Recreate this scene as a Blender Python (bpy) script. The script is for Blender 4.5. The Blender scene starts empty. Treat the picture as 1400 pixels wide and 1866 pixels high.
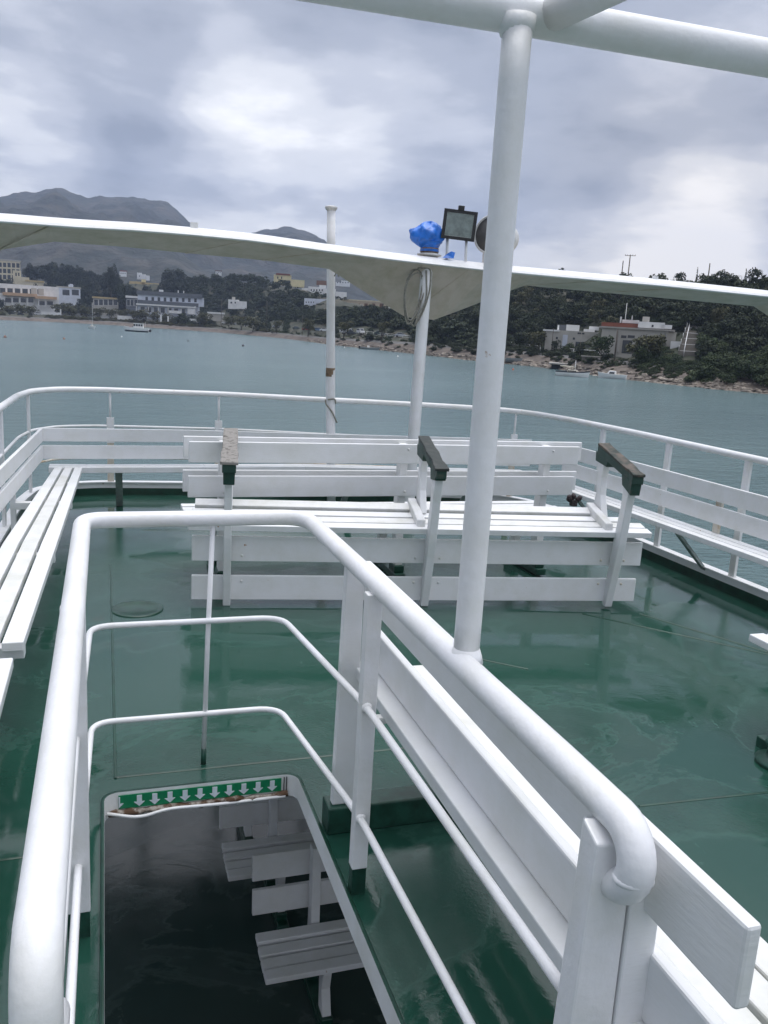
import bpy, math, random
import numpy as np
from mathutils import Vector, Matrix
R_ = math.radians
sc = bpy.context.scene
col = sc.collection

# ---------------------------------------------------------------- camera
FOC = 1551.0                       # focal length in pixels of the 1400 x 1866 photograph
HC = 1.7                           # eye height above the deck
SEA = -4.5
def _basis(yaw, pitch, roll):
    cy, sy, cp, sp = math.cos(yaw), math.sin(yaw), math.cos(pitch), math.sin(pitch)
    fwd = np.array([sy*cp, cy*cp, -sp]); right = np.array([cy, -sy, 0.0]); up = np.cross(right, fwd)
    cr, sr = math.cos(roll), math.sin(roll)
    return cr*right+sr*up, -sr*right+cr*up, fwd
CR, CU, CF = _basis(R_(18.45), R_(12.05), R_(3.34))
CP = np.array([0.0, 0.0, HC])
cam_d = bpy.data.cameras.new('camera'); cam = bpy.data.objects.new('camera', cam_d); col.objects.link(cam)
cam_d.sensor_fit = 'VERTICAL'; cam_d.sensor_height = 24.0; cam_d.lens = 24.0*FOC/1866.0
cam_d.clip_start = 0.05; cam_d.clip_end = 20000
M4 = Matrix(((CR[0], CU[0], -CF[0], 0), (CR[1], CU[1], -CF[1], 0), (CR[2], CU[2], -CF[2], HC), (0, 0, 0, 1)))
cam.matrix_world = M4
sc.camera = cam

# ---------------------------------------------------------------- world, sun, exposure
sc.view_settings.view_transform = 'Standard'
sc.view_settings.look = 'None'
sc.view_settings.gamma = 1.0
sc.view_settings.use_curve_mapping = False
sc.view_settings.exposure = 0.78
SUN_EL, SUN_AZ = R_(83), R_(60)    # azimuth from forward (+Y) towards the right (+X)
def ray(px, py): return CR*(px-700)/FOC - CU*(py-933)/FOC + CF
def nray(px, py):
    d = ray(px, py); return d/np.linalg.norm(d)

wd = bpy.data.worlds.new("World"); sc.world = wd; wd.use_nodes = True
def make_world():
    nt = wd.node_tree; N = nt.nodes; L = nt.links; N.clear()
    out = N.new('ShaderNodeOutputWorld'); bg = N.new('ShaderNodeBackground'); bg.inputs[1].default_value = 0.1
    L.new(bg.outputs[0], out.inputs[0])
    sky = N.new('ShaderNodeTexSky'); sky.sky_type = 'NISHITA'; sky.sun_disc = False
    sky.sun_elevation = SUN_EL; sky.sun_rotation = SUN_AZ
    tc = N.new('ShaderNodeTexCoord')
    sep = N.new('ShaderNodeSeparateXYZ'); L.new(tc.outputs['Generated'], sep.inputs[0])
    def m(op, a, b=None, c=None):
        n = N.new('ShaderNodeMath'); n.operation = op
        for i, v in enumerate((a, b, c)):
            if v is None: continue
            if isinstance(v, (int, float)): n.inputs[i].default_value = v
            else: L.new(v, n.inputs[i])
        return n.outputs[0]
    zc = m('MAXIMUM', sep.outputs[2], 0.0)
    den = m('ADD', zc, 0.16)
    cb = N.new('ShaderNodeCombineXYZ')
    L.new(m('DIVIDE', sep.outputs[0], den), cb.inputs[0]); L.new(m('DIVIDE', sep.outputs[1], den), cb.inputs[1])
    def noise(scale, det, rough, off, dist=0.0):
        mp = N.new('ShaderNodeMapping'); mp.inputs[1].default_value = off
        L.new(cb.outputs[0], mp.inputs[0])
        n = N.new('ShaderNodeTexNoise'); n.inputs['Scale'].default_value = scale; n.inputs['Detail'].default_value = det
        n.inputs['Roughness'].default_value = rough; n.inputs['Distortion'].default_value = dist
        L.new(mp.outputs[0], n.inputs['Vector']); return n.outputs['Fac']
    n1 = noise(0.6, 8, 0.55, (5.3, 2.9, 0.0), 0.25)
    n2 = noise(2.1, 7, 0.62, (0.4, 8.2, 0.0), 0.15)
    val = m('ADD', m('MULTIPLY', n1, 0.88), m('MULTIPLY', n2, 0.24)); val = m('SUBTRACT', val, 0.06)
    def blob(px, py, inner, outer, amp, d=None):
        d = nray(px, py) if d is None else d/np.linalg.norm(d)
        dp = N.new('ShaderNodeVectorMath'); dp.operation = 'DOT_PRODUCT'
        nrm = N.new('ShaderNodeVectorMath'); nrm.operation = 'NORMALIZE'; L.new(tc.outputs['Generated'], nrm.inputs[0])
        L.new(nrm.outputs[0], dp.inputs[0]); dp.inputs[1].default_value = d
        mr = N.new('ShaderNodeMapRange'); mr.interpolation_type = 'SMOOTHSTEP'
        mr.inputs[1].default_value = math.cos(R_(outer)); mr.inputs[2].default_value = math.cos(R_(inner))
        mr.inputs[3].default_value = 0.0; mr.inputs[4].default_value = amp
        L.new(dp.outputs['Value'], mr.inputs[0]); return mr.outputs[0]
    for b in BLOBS: val = m('ADD', val, blob(*b))
    rp = N.new('ShaderNodeValToRGB'); L.new(val, rp.inputs[0]); rp.color_ramp.interpolation = 'EASE'
    cr = rp.color_ramp
    cols = [(0.36, (0.245, 0.27, 0.33)), (0.45, (0.36, 0.385, 0.45)), (0.52, (0.51, 0.53, 0.59)), (0.58, (0.70, 0.71, 0.745)), (0.68, (1.0, 0.99, 0.99))]
    cr.elements[0].position, cr.elements[0].color = cols[0][0], cols[0][1]+(1,)
    cr.elements[1].position, cr.elements[1].color = cols[-1][0], cols[-1][1]+(1,)
    for p, c in cols[1:-1]:
        e = cr.elements.new(p); e.color = c+(1,)
    # warm light low on the right
    wm = N.new('ShaderNodeMix'); wm.data_type = 'RGBA'; wm.blend_type = 'MULTIPLY'
    L.new(blob(1230, 430, 2, 13, 1.0), wm.inputs[0]); L.new(rp.outputs[0], wm.inputs[6]); wm.inputs[7].default_value = (1.0, 0.95, 0.87, 1)
    # brighter towards the zenith, as under a thick overcast
    zb = N.new('ShaderNodeMapRange'); zb.interpolation_type = 'SMOOTHSTEP'
    zb.inputs[1].default_value = 0.35; zb.inputs[2].default_value = 0.95; zb.inputs[3].default_value = 8.2; zb.inputs[4].default_value = ZEN
    L.new(sep.outputs[2], zb.inputs[0])
    sc_ = N.new('ShaderNodeVectorMath'); sc_.operation = 'SCALE'; L.new(wm.outputs[2], sc_.inputs[0]); L.new(zb.outputs[0], sc_.inputs[3])
    # sky dimmed out of view to port, added to shade the left-facing faces
    port_dim = m('SUBTRACT', 1.0, blob(0, 0, 12, 62, 0.62, np.array([-1.0, -0.25, 0.30])))
    sc2 = N.new('ShaderNodeVectorMath'); sc2.operation = 'SCALE'; L.new(sc_.outputs[0], sc2.inputs[0]); L.new(port_dim, sc2.inputs[3]); sc_ = sc2
    mx = N.new('ShaderNodeMix'); mx.data_type = 'RGBA'; mx.inputs[0].default_value = 0.96
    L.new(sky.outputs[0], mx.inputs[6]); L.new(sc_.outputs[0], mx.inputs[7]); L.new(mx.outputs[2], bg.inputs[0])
ZEN = 20.0
BLOBS = [(450, 205, 1, 5.5, 0.10), (25, 275, 1, 6, 0.12), (1300, 60, 2, 7, 0.05), (60, 40, 2, 8, 0.05), (1230, 435, 1.0, 6, 0.19), (1000, 430, 1, 4, 0.10), (620, 300, 1, 4, 0.05),
         (150, 90, 3, 9, -0.05), (700, 130, 3, 10, -0.06), (1150, 180, 3, 10, -0.05), (330, 380, 2, 6, -0.02), (1000, 250, 2, 6, -0.03), (1330, 330, 1, 5, 0.05)]
make_world()
sun_d = bpy.data.lights.new('sun', 'SUN'); sun_d.energy = 1.1; sun_d.angle = R_(40); sun_d.color = (1.0, 0.97, 0.93)
sun = bpy.data.objects.new('sun', sun_d); col.objects.link(sun)
sv = Vector((math.sin(SUN_AZ)*math.cos(SUN_EL), math.cos(SUN_AZ)*math.cos(SUN_EL), math.sin(SUN_EL)))
sun.rotation_euler = sv.to_track_quat('Z', 'Y').to_euler(); sun.location = (0, 0, 60)

# ---------------------------------------------------------------- pixel to place
def at_z(px, py, z): d = ray(px, py); return CP + d*(z-HC)/d[2]
def at_y(px, py, y): d = ray(px, py); return CP + d*y/d[1]
def at_x(px, py, x): d = ray(px, py); return CP + d*x/d[0]
def at_d(px, py, D): d = ray(px, py); return CP + d*D/math.hypot(d[0], d[1])
def proj(p):
    d = np.asarray(p, float)-CP; z = d @ CF
    return 700+FOC*(d @ CR)/z, 933-FOC*(d @ CU)/z

# ---------------------------------------------------------------- object helpers
OFF = {}
def tag(o, label=None, cat=None, group=None, kind=None):
    if label: o['label'] = label
    if cat: o['category'] = cat
    if group: o['group'] = group
    if kind: o['kind'] = kind
    return o
def empty(name, loc, label, cat, group=None, rz=0.0):
    o = bpy.data.objects.new(name, None); col.objects.link(o); o.location = [float(v) for v in loc]; o.rotation_euler = (0, 0, rz)
    o.empty_display_size = 0.1
    OFF[o.name] = np.array(loc, float) if rz == 0.0 else np.zeros(3)
    return tag(o, label, cat, group)
def copy_tree(o, parent=None):
    c = o.copy(); col.objects.link(c)
    if parent is not None: c.parent = parent
    for ch in list(o.children): copy_tree(ch, c)
    return c
def nrm(v):
    v = np.asarray(v, float); n = np.linalg.norm(v); return v/n if n > 1e-9 else v

class MB:
    def __init__(s): s.V = []; s.F = []; s.M = []; s.S = []
    def add(s, vs, fs, m=0, smooth=False):
        b = len(s.V); s.V += [tuple(float(c) for c in v) for v in vs]
        for f in fs: s.F.append([b+i for i in f]); s.M.append(m); s.S.append(smooth)
        return s
    def hexa(s, P, m=0):           # P: four bottom then four top corners
        return s.add(P, [(3, 2, 1, 0), (4, 5, 6, 7), (0, 1, 5, 4), (1, 2, 6, 5), (2, 3, 7, 6), (3, 0, 4, 7)], m)
    def box(s, x0, x1, y0, y1, z0, z1, m=0):
        return s.hexa([(x0, y0, z0), (x1, y0, z0), (x1, y1, z0), (x0, y1, z0), (x0, y0, z1), (x1, y0, z1), (x1, y1, z1), (x0, y1, z1)], m)
    def obox(s, c, u, v, w, m=0):  # centre and three half axes
        c, u, v, w = [np.asarray(a, float) for a in (c, u, v, w)]
        return s.hexa([c-u-v-w, c+u-v-w, c+u+v-w, c-u+v-w, c-u-v+w, c+u-v+w, c+u+v+w, c-u+v+w], m)
    def board(s, p, q, wv, tv, m=0):
        p, q, wv, tv = [np.asarray(a, float) for a in (p, q, wv, tv)]
        return s.obox((p+q)/2, (q-p)/2, tv/2, wv/2, m)
    def prism(s, poly, ext, m=0):
        poly = [np.asarray(p, float) for p in poly]; ext = np.asarray(ext, float); n = len(poly)
        fs = [tuple(range(n))[::-1], tuple(range(n, 2*n))]
        fs += [(i, (i+1) % n, n+(i+1) % n, n+i) for i in range(n)]
        return s.add(poly+[p+ext for p in poly], fs, m)
    def tube(s, pts, r, n=12, m=0, closed=False, cap=True):
        pts = [np.asarray(p, float) for p in pts]; k = len(pts)
        rs = r if hasattr(r, '__len__') else [r]*k
        T = []
        for i in range(k):
            a = pts[i-1] if (i > 0 or closed) else pts[i]; b = pts[(i+1) % k] if (i < k-1 or closed) else pts[i]
            T.append(nrm(b-a))
        ref = np.array([0, 0, 1.0]) if abs(T[0][2]) < 0.9 else np.array([1.0, 0, 0])
        u = nrm(np.cross(ref, T[0])); vs = []
        for i in range(k):
            u = nrm(u-T[i]*(u @ T[i])); w = np.cross(T[i], u)
            for j in range(n):
                a = 2*math.pi*j/n; vs.append(pts[i]+rs[i]*(math.cos(a)*u+math.sin(a)*w))
        fs = []
        for i in range(k if closed else k-1):
            i2 = (i+1) % k
            for j in range(n):
                j2 = (j+1) % n; fs.append((i*n+j, i*n+j2, i2*n+j2, i2*n+j))
        s.add(vs, fs, m, True)
        if cap and not closed:
            b = len(s.V)-len(vs)
            for ring, rev in ((0, True), (k-1, False)):
                f = [b+ring*n+j for j in range(n)]
                s.F.append(f[::-1] if rev else f); s.M.append(m); s.S.append(False)
        return s
    def lathe(s, prof, c, axis=(0, 0, 1), n=20, m=0, smooth=True):
        axis = nrm(axis); c = np.asarray(c, float)
        ref = np.array([1.0, 0, 0]) if abs(axis[0]) < 0.9 else np.array([0, 1.0, 0])
        u = nrm(np.cross(ref, axis)); w = np.cross(axis, u); vs = []
        for r, h in prof:
            for j in range(n):
                a = 2*math.pi*j/n; vs.append(c+axis*h+r*(math.cos(a)*u+math.sin(a)*w))
        fs = []
        for i in range(len(prof)-1):
            for j in range(n):
                j2 = (j+1) % n; fs.append((i*n+j, i*n+j2, (i+1)*n+j2, (i+1)*n+j))
        k = len(prof)-1
        fs.append(tuple(range(n))[::-1]); fs.append(tuple(k*n+j for j in range(n)))
        return s.add(vs, fs, m, smooth)
    def build(s, name, mats, parent=None, bevel=0.0, sub=0, off=None, world=False):
        me = bpy.data.meshes.new(name)
        if off is None:
            off = np.zeros(3)
            p = parent
            while p is not None:
                if p.name in OFF: off = OFF[p.name]; break
                p = p.parent
        me.from_pydata([(v[0]-off[0], v[1]-off[1], v[2]-off[2]) for v in s.V], [], s.F)
        if not isinstance(mats, (list, tuple)): mats = [mats]
        for x in mats: me.materials.append(x)
        me.polygons.foreach_set('material_index', s.M); me.polygons.foreach_set('use_smooth', s.S)
        me.update()
        o = bpy.data.objects.new(name, me); col.objects.link(o)
        if parent is not None: o.parent = parent
        if bevel:
            b = o.modifiers.new('bevel', 'BEVEL'); b.width = bevel; b.segments = 2; b.limit_method = 'ANGLE'; b.angle_limit = R_(40)
        if sub:
            b = o.modifiers.new('sub', 'SUBSURF'); b.levels = sub; b.render_levels = sub
        return o
def fillet(pts, rad, n=6, closed=False):
    pts = [np.asarray(p, float) for p in pts]; k = len(pts); out = []
    for i in range(k):
        if not closed and i in (0, k-1): out.append(pts[i]); continue
        a, b, c = pts[i-1], pts[i], pts[(i+1) % k]
        r = rad if not hasattr(rad, '__len__') else rad[i]
        l = min(r, 0.45*np.linalg.norm(a-b), 0.45*np.linalg.norm(c-b))
        p, q = b+nrm(a-b)*l, b+nrm(c-b)*l
        for t in np.linspace(0, 1, n+1): out.append((1-t)**2*p+2*t*(1-t)*b+t*t*q)
    return out
def resample(pts, step):
    pts = [np.asarray(p, float) for p in pts]; out = [pts[0]]
    for a, b in zip(pts[:-1], pts[1:]):
        k = max(1, int(np.linalg.norm(b-a)/step))
        for i in range(1, k+1): out.append(a+(b-a)*i/k)
    return out

# ---------------------------------------------------------------- materials
def mat(name, color, rough=0.5, metallic=0.0, spec=0.5, var=0.0, vscale=8.0, bump=0.0, bscale=60.0, color2=None, thr=None, stretch=None, coat=0.0, island=0.0, bdist=0.002):
    m = bpy.data.materials.new(name); m.use_nodes = True; nt = m.node_tree; N = nt.nodes; L = nt.links
    b = N['Principled BSDF']
    b.inputs['Roughness'].default_value = rough; b.inputs['Metallic'].default_value = metallic
    b.inputs['Specular IOR Level'].default_value = spec; b.inputs['Coat Weight'].default_value = coat
    b.inputs['Base Color'].default_value = tuple(color)+(1,)
    tc = N.new('ShaderNodeTexCoord'); src = tc.outputs['Object']
    if stretch:
        mp = N.new('ShaderNodeMapping'); mp.inputs[3].default_value = stretch; L.new(src, mp.inputs[0]); src = mp.outputs[0]
    last = None
    if var or color2:
        n = N.new('ShaderNodeTexNoise'); n.inputs['Scale'].default_value = vscale; n.inputs['Detail'].default_value = 6; n.inputs['Roughness'].default_value = 0.62
        L.new(src, n.inputs['Vector'])
        rp = N.new('ShaderNodeValToRGB'); L.new(n.outputs['Fac'], rp.inputs[0])
        c2 = color2 or tuple(min(1, c*(1+var)) for c in color); c1 = tuple(c*(1-var) for c in color) if not color2 else color
        lo, hi = thr or (0.35, 0.65)
        rp.color_ramp.elements[0].position = lo; rp.color_ramp.elements[0].color = tuple(c1)+(1,)
        rp.color_ramp.elements[1].position = hi; rp.color_ramp.elements[1].color = tuple(c2)+(1,)
        last = rp.outputs[0]
    if island:
        g = N.new('ShaderNodeNewGeometry'); hs = N.new('ShaderNodeHueSaturation')
        mr = N.new('ShaderNodeMapRange'); mr.inputs[3].default_value = 1-island; mr.inputs[4].default_value = 1+island
        L.new(g.outputs['Random Per Island'], mr.inputs[0]); L.new(mr.outputs[0], hs.inputs['Value'])
        if last: L.new(last, hs.inputs['Color'])
        else: hs.inputs['Color'].default_value = tuple(color)+(1,)
        last = hs.outputs[0]
    if last: L.new(last, b.inputs['Base Color'])
    if bump:
        n = N.new('ShaderNodeTexNoise'); n.inputs['Scale'].default_value = bscale; n.inputs['Detail'].default_value = 4
        L.new(src, n.inputs['Vector'])
        bp = N.new('ShaderNodeBump'); bp.inputs['Strength'].default_value = bump; bp.inputs['Distance'].default_value = bdist
        L.new(n.outputs['Fac'], bp.inputs['Height']); L.new(bp.outputs[0], b.inputs['Normal'])
    return m
def painted(name, color, rough, drip=0.25, specks=True, grain=None, dscale=45.0, dirt=0.12):
    """thick brush-painted metal or wood: soft lumps, faint dirt, a few rust specks"""
    m = bpy.data.materials.new(name); m.use_nodes = True; nt = m.node_tree; N = nt.nodes; L = nt.links
    b = N['Principled BSDF']; b.inputs['Roughness'].default_value = rough
    tc = N.new('ShaderNodeTexCoord'); src = tc.outputs['Object']
    n = N.new('ShaderNodeTexNoise'); n.inputs['Scale'].default_value = 5; n.inputs['Detail'].default_value = 7; n.inputs['Roughness'].default_value = 0.65; L.new(src, n.inputs['Vector'])
    rp = N.new('ShaderNodeValToRGB'); L.new(n.outputs['Fac'], rp.inputs[0])
    rp.color_ramp.elements[0].position = 0.3; rp.color_ramp.elements[0].color = (color[0]*(1-dirt), color[1]*(1-dirt), color[2]*(1-dirt*1.4), 1)
    rp.color_ramp.elements[1].position = 0.58; rp.color_ramp.elements[1].color = tuple(color)+(1,)
    c = rp.outputs[0]
    if specks:
        n2 = N.new('ShaderNodeTexNoise'); n2.inputs['Scale'].default_value = 23; n2.inputs['Detail'].default_value = 5; L.new(src, n2.inputs['Vector'])
        r2 = N.new('ShaderNodeValToRGB'); L.new(n2.outputs['Fac'], r2.inputs[0])
        r2.color_ramp.elements[0].position = 0.735; r2.color_ramp.elements[0].color = (0, 0, 0, 1); r2.color_ramp.elements[1].position = 0.765; r2.color_ramp.elements[1].color = (1, 1, 1, 1)
        mx = N.new('ShaderNodeMix'); mx.data_type = 'RGBA'; L.new(r2.outputs[0], mx.inputs[0]); L.new(c, mx.inputs[6]); mx.inputs[7].default_value = (0.36, 0.2, 0.09, 1); c = mx.outputs[2]
    L.new(c, b.inputs['Base Color'])
    n3 = N.new('ShaderNodeTexNoise'); n3.inputs['Scale'].default_value = dscale; n3.inputs['Detail'].default_value = 3
    if grain:
        mp = N.new('ShaderNodeMapping'); mp.inputs[3].default_value = grain; L.new(src, mp.inputs[0]); L.new(mp.outputs[0], n3.inputs['Vector'])
    else: L.new(src, n3.inputs['Vector'])
    bp = N.new('ShaderNodeBump'); bp.inputs['Strength'].default_value = drip; bp.inputs['Distance'].default_value = 0.003
    L.new(n3.outputs['Fac'], bp.inputs['Height']); L.new(bp.outputs[0], b.inputs['Normal'])
    rr = N.new('ShaderNodeMapRange'); rr.inputs[3].default_value = rough*0.75; rr.inputs[4].default_value = rough*1.3; L.new(n.outputs['Fac'], rr.inputs[0]); L.new(rr.outputs[0], b.inputs['Roughness'])
    return m
WHITE = (0.80, 0.80, 0.81)
M = {}
M['rail'] = painted('white_rail_paint', WHITE, 0.36, 0.38, True, dscale=60)
M['wood'] = painted('white_wood_paint', (0.78, 0.785, 0.79), 0.42, 0.22, True, grain=(1, 1, 6), dscale=24, dirt=0.10)
M['woodb'] = painted('white_wood_paint_old_shade', (0.72, 0.72, 0.715), 0.5, 0.45, True, grain=(1, 1, 6), dscale=24, dirt=0.2)  # old paint; its duller tone also stands for shade on the stair bench seat
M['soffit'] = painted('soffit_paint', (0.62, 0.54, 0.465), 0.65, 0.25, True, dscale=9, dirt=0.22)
M['greenp'] = mat('green_paint', (0.012, 0.055, 0.038), 0.35, var=0.4, vscale=14, bump=0.4, bscale=50)
M['oldwood'] = mat('weathered_wood', (0.05, 0.045, 0.035), 0.8, color2=(0.25, 0.235, 0.215), vscale=34, thr=(0.30, 0.50), bump=0.8, bscale=70, stretch=(1, 1, 1))
M['armgreen'] = mat('flaking_green_paint', (0.010, 0.045, 0.033), 0.5, color2=(0.05, 0.06, 0.045), vscale=22, thr=(0.55, 0.72), bump=0.6, bscale=60)
M['armdark'] = mat('flaked_dark_wood', (0.012, 0.02, 0.018), 0.55, color2=(0.05, 0.05, 0.042), vscale=16, thr=(.5, .7), bump=.8, bscale=60)
M['armbrown'] = mat('flaked_brown_wood', (0.02, 0.03, 0.024), 0.7, color2=(0.115, 0.09, 0.07), vscale=14, thr=(.42, .6), bump=.9, bscale=60)
M['steel'] = mat('grey_steel', (0.30, 0.34, 0.33), 0.45, metallic=0.2, var=0.2, vscale=20, bump=0.2)
M['rust'] = mat('rusty_white', (0.62, 0.58, 0.5), 0.6, color2=(0.42, 0.25, 0.1), vscale=9, thr=(0.5, 0.7))
M['black'] = mat('black_plastic', (0.02, 0.02, 0.022), 0.45, var=0.2, vscale=30, bump=0.15)
M['glass'] = mat('window_glass', (0.03, 0.035, 0.04), 0.08, spec=0.6)
M['lampglass'] = mat('lamp_glass', (0.16, 0.2, 0.19), 0.18, spec=0.7, var=0.3, vscale=12)
M['reflector'] = mat('lamp_reflector', (0.55, 0.58, 0.55), 0.3, metallic=0.6, var=0.2, vscale=20)
M['tarp'] = mat('blue_plastic_sheet', (0.02, 0.16, 0.60), 0.32, var=0.25, vscale=14, bump=0.5, bscale=30, bdist=0.01)
M['tape'] = mat('brown_tape', (0.20, 0.14, 0.09), 0.7, var=0.4, vscale=40)
M['rope'] = mat('old_rope', (0.24, 0.235, 0.20), 0.8, var=0.3, vscale=50, bump=0.5, bscale=120)
M['mouth'] = mat('horn_inside', (0.09, 0.09, 0.088), 0.5, var=.2, vscale=14)
M['horn'] = mat('horn_plastic', (0.62, 0.62, 0.60), 0.4, var=0.15, vscale=12, bump=0.1)
M['arrow_green'] = mat('sign_green', (0.0, 0.19, 0.075), 0.4, var=0.12, vscale=30)
M['arrow_white'] = mat('sign_white', (0.62, 0.68, 0.72), 0.45, var=0.08, vscale=30)
M['rot'] = mat('rotten_wood', (0.10, 0.055, 0.03), 0.85, color2=(0.42, 0.38, 0.33), vscale=26, thr=(0.45, 0.6), bump=0.9, bscale=50)
M['debris'] = mat('dark_debris', (0.035, 0.025, 0.028), 0.7, var=0.4, vscale=40, bump=0.5)

def deck_mat(name, c_wet, c_dry, wet=True):
    """painted steel deck: dark glossy water film with ragged edges, paler half dry paint, scuffs and stains"""
    m = bpy.data.materials.new(name); m.use_nodes = True; nt = m.node_tree; N = nt.nodes; L = nt.links
    b = N['Principled BSDF']; tc = N.new('ShaderNodeTexCoord'); src = tc.outputs['Object']
    def noise(s, d, r, dist=0.0, st=None, off=(0, 0, 0)):
        n = N.new('ShaderNodeTexNoise'); n.inputs['Scale'].default_value = s; n.inputs['Detail'].default_value = d; n.inputs['Roughness'].default_value = r; n.inputs['Distortion'].default_value = dist
        mp = N.new('ShaderNodeMapping'); mp.inputs[3].default_value = st or (1, 1, 1); mp.inputs[1].default_value = off; L.new(src, mp.inputs[0]); L.new(mp.outputs[0], n.inputs['Vector'])
        return n.outputs['Fac']
    def ramp(f, stops):
        r = N.new('ShaderNodeValToRGB'); L.new(f, r.inputs[0]); e = r.color_ramp.elements
        e[0].position, e[0].color = stops[0][0], tuple(stops[0][1])+(1,); e[1].position, e[1].color = stops[-1][0], tuple(stops[-1][1])+(1,)
        for p, c in stops[1:-1]:
            x = e.new(p); x.color = tuple(c)+(1,)
        return r.outputs[0]
    def mix(f, a, c):
        x = N.new('ShaderNodeMix'); x.data_type = 'RGBA'; L.new(f, x.inputs[0])
        for k, v in ((6, a), (7, c)):
            if isinstance(v, tuple): x.inputs[k].default_value = v+(1,)
            else: L.new(v, x.inputs[k])
        return x.outputs[2]
    W, B = (1, 1, 1), (0, 0, 0)
    mid = tuple((a+c)/2 for a, c in zip(c_wet, c_dry))
    paint = ramp(noise(1.3, 9, 0.62, 0.4), [(0.30, tuple(.75*c for c in mid)), (0.5, mid), (0.70, c_dry)])
    film = ramp(noise(0.75, 10, 0.60, 0.7, (1, 1.5, 1), (2.3, .4, 0)), [(0.475, B), (0.505, W)])          # 1 where the film of water lies
    edge = ramp(noise(0.75, 10, 0.60, 0.7, (1, 1.5, 1), (2.3, .4, 0)), [(0.455, B), (0.475, W), (0.495, B)])
    c = mix(film, paint, c_wet if not wet else tuple(1.15*x for x in c_wet))
    scuff = ramp(noise(2.2, 12, 0.76, 1.2, (1.5, 1, 1), (7, 1, 0)), [(0.60, B), (0.655, W)])
    grit = ramp(noise(55, 3, 0.7), [(0.42, B), (0.62, W)])
    mm = N.new('ShaderNodeMath'); mm.operation = 'MULTIPLY'; L.new(scuff, mm.inputs[0]); L.new(grit, mm.inputs[1])
    m2 = N.new('ShaderNodeMath'); m2.operation = 'MULTIPLY'; L.new(mm.outputs[0], m2.inputs[0]); m2.inputs[1].default_value = 0.55
    c = mix(m2.outputs[0], c, tuple(x*1.7+0.02 for x in c_dry))
    m3 = N.new('ShaderNodeMath'); m3.operation = 'MULTIPLY'; L.new(edge, m3.inputs[0]); m3.inputs[1].default_value = 0.35
    c = mix(m3.outputs[0], c, tuple(x*1.5+0.01 for x in c_dry))
    c = mix(ramp(noise(1.9, 5, 0.6, 0, None, (3, 5, 0)), [(0.69, B), (0.74, (.6, .6, .6))]), c, (0.055, 0.045, 0.032))
    L.new(c, b.inputs['Base Color'])
    r0 = ramp(noise(3.5, 8, 0.7, 0.5, None, (1, 1, 0)), [(0.35, (0.12,)*3), (0.65, (0.25,)*3)])
    L.new(mix(film, r0, (0.05,)*3 if wet else (0.16,)*3), b.inputs['Roughness'])
    b1 = N.new('ShaderNodeBump'); b1.inputs['Strength'].default_value = 0.35; b1.inputs['Distance'].default_value = 0.0025
    L.new(noise(7, 6, 0.65, 0.6), b1.inputs['Height'])
    hm = N.new('ShaderNodeMath'); hm.operation = 'MULTIPLY'; inv = N.new('ShaderNodeMath'); inv.operation = 'SUBTRACT'; inv.inputs[0].default_value = 1.0; L.new(film, inv.inputs[1])
    L.new(noise(80, 4, 0.6), hm.inputs[0]); L.new(inv.outputs[0], hm.inputs[1])
    b2 = N.new('ShaderNodeBump'); b2.inputs['Strength'].default_value = 0.4; b2.inputs['Distance'].default_value = 0.0015
    L.new(hm.outputs[0], b2.inputs['Height']); L.new(b1.outputs[0], b2.inputs['Normal']); L.new(b2.outputs[0], b.inputs['Normal'])
    return m
M['deck'] = deck_mat('green_deck_paint', (0.0115, 0.050, 0.035), (0.020, 0.068, 0.051))
M['lowdeck'] = deck_mat('lower_deck_paint', (0.030, 0.054, 0.050), (0.050, 0.076, 0.07), False)
M['deckgreen'] = mat('deck_trim_green', (0.010, 0.046, 0.030), 0.3, var=0.3, vscale=10, bump=0.3, bscale=30)
# ================================================================= THE BOAT
def zdeck(x, y): return -0.004*max(0.0, abs(x-0.35)-1.0)**2
EDGE = [(-0.80, -2.5), (-0.78, 3.0), (-0.74, 6.0), (-0.69, 7.6), (-0.62, 8.08), (-0.42, 8.38), (-0.08, 8.48), (1.05, 8.42), (2.06, 8.16), (3.45, 7.97), (3.86, 7.87), (4.08, 7.62), (4.21, 7.1), (4.29, 6.2), (4.32, 5.0), (4.36, 4.0), (4.42, 2.0), (4.45, -2.5)]
EDGE3 = [np.array([x, y, 0.0]) for x, y in EDGE]
def edge_path(z, inset=0.0, y0=-2.4):
    pts = resample(fillet(EDGE3, 0.12, 4), 0.25); out = []
    for i, p in enumerate(pts):
        a = pts[max(0, i-1)]; b = pts[min(len(pts)-1, i+1)]; t = nrm(b-a); n = np.array([t[1], -t[0], 0])
        q = p+n*inset; out.append(np.array([q[0], q[1], z+zdeck(q[0], q[1])]))
    return out

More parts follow.
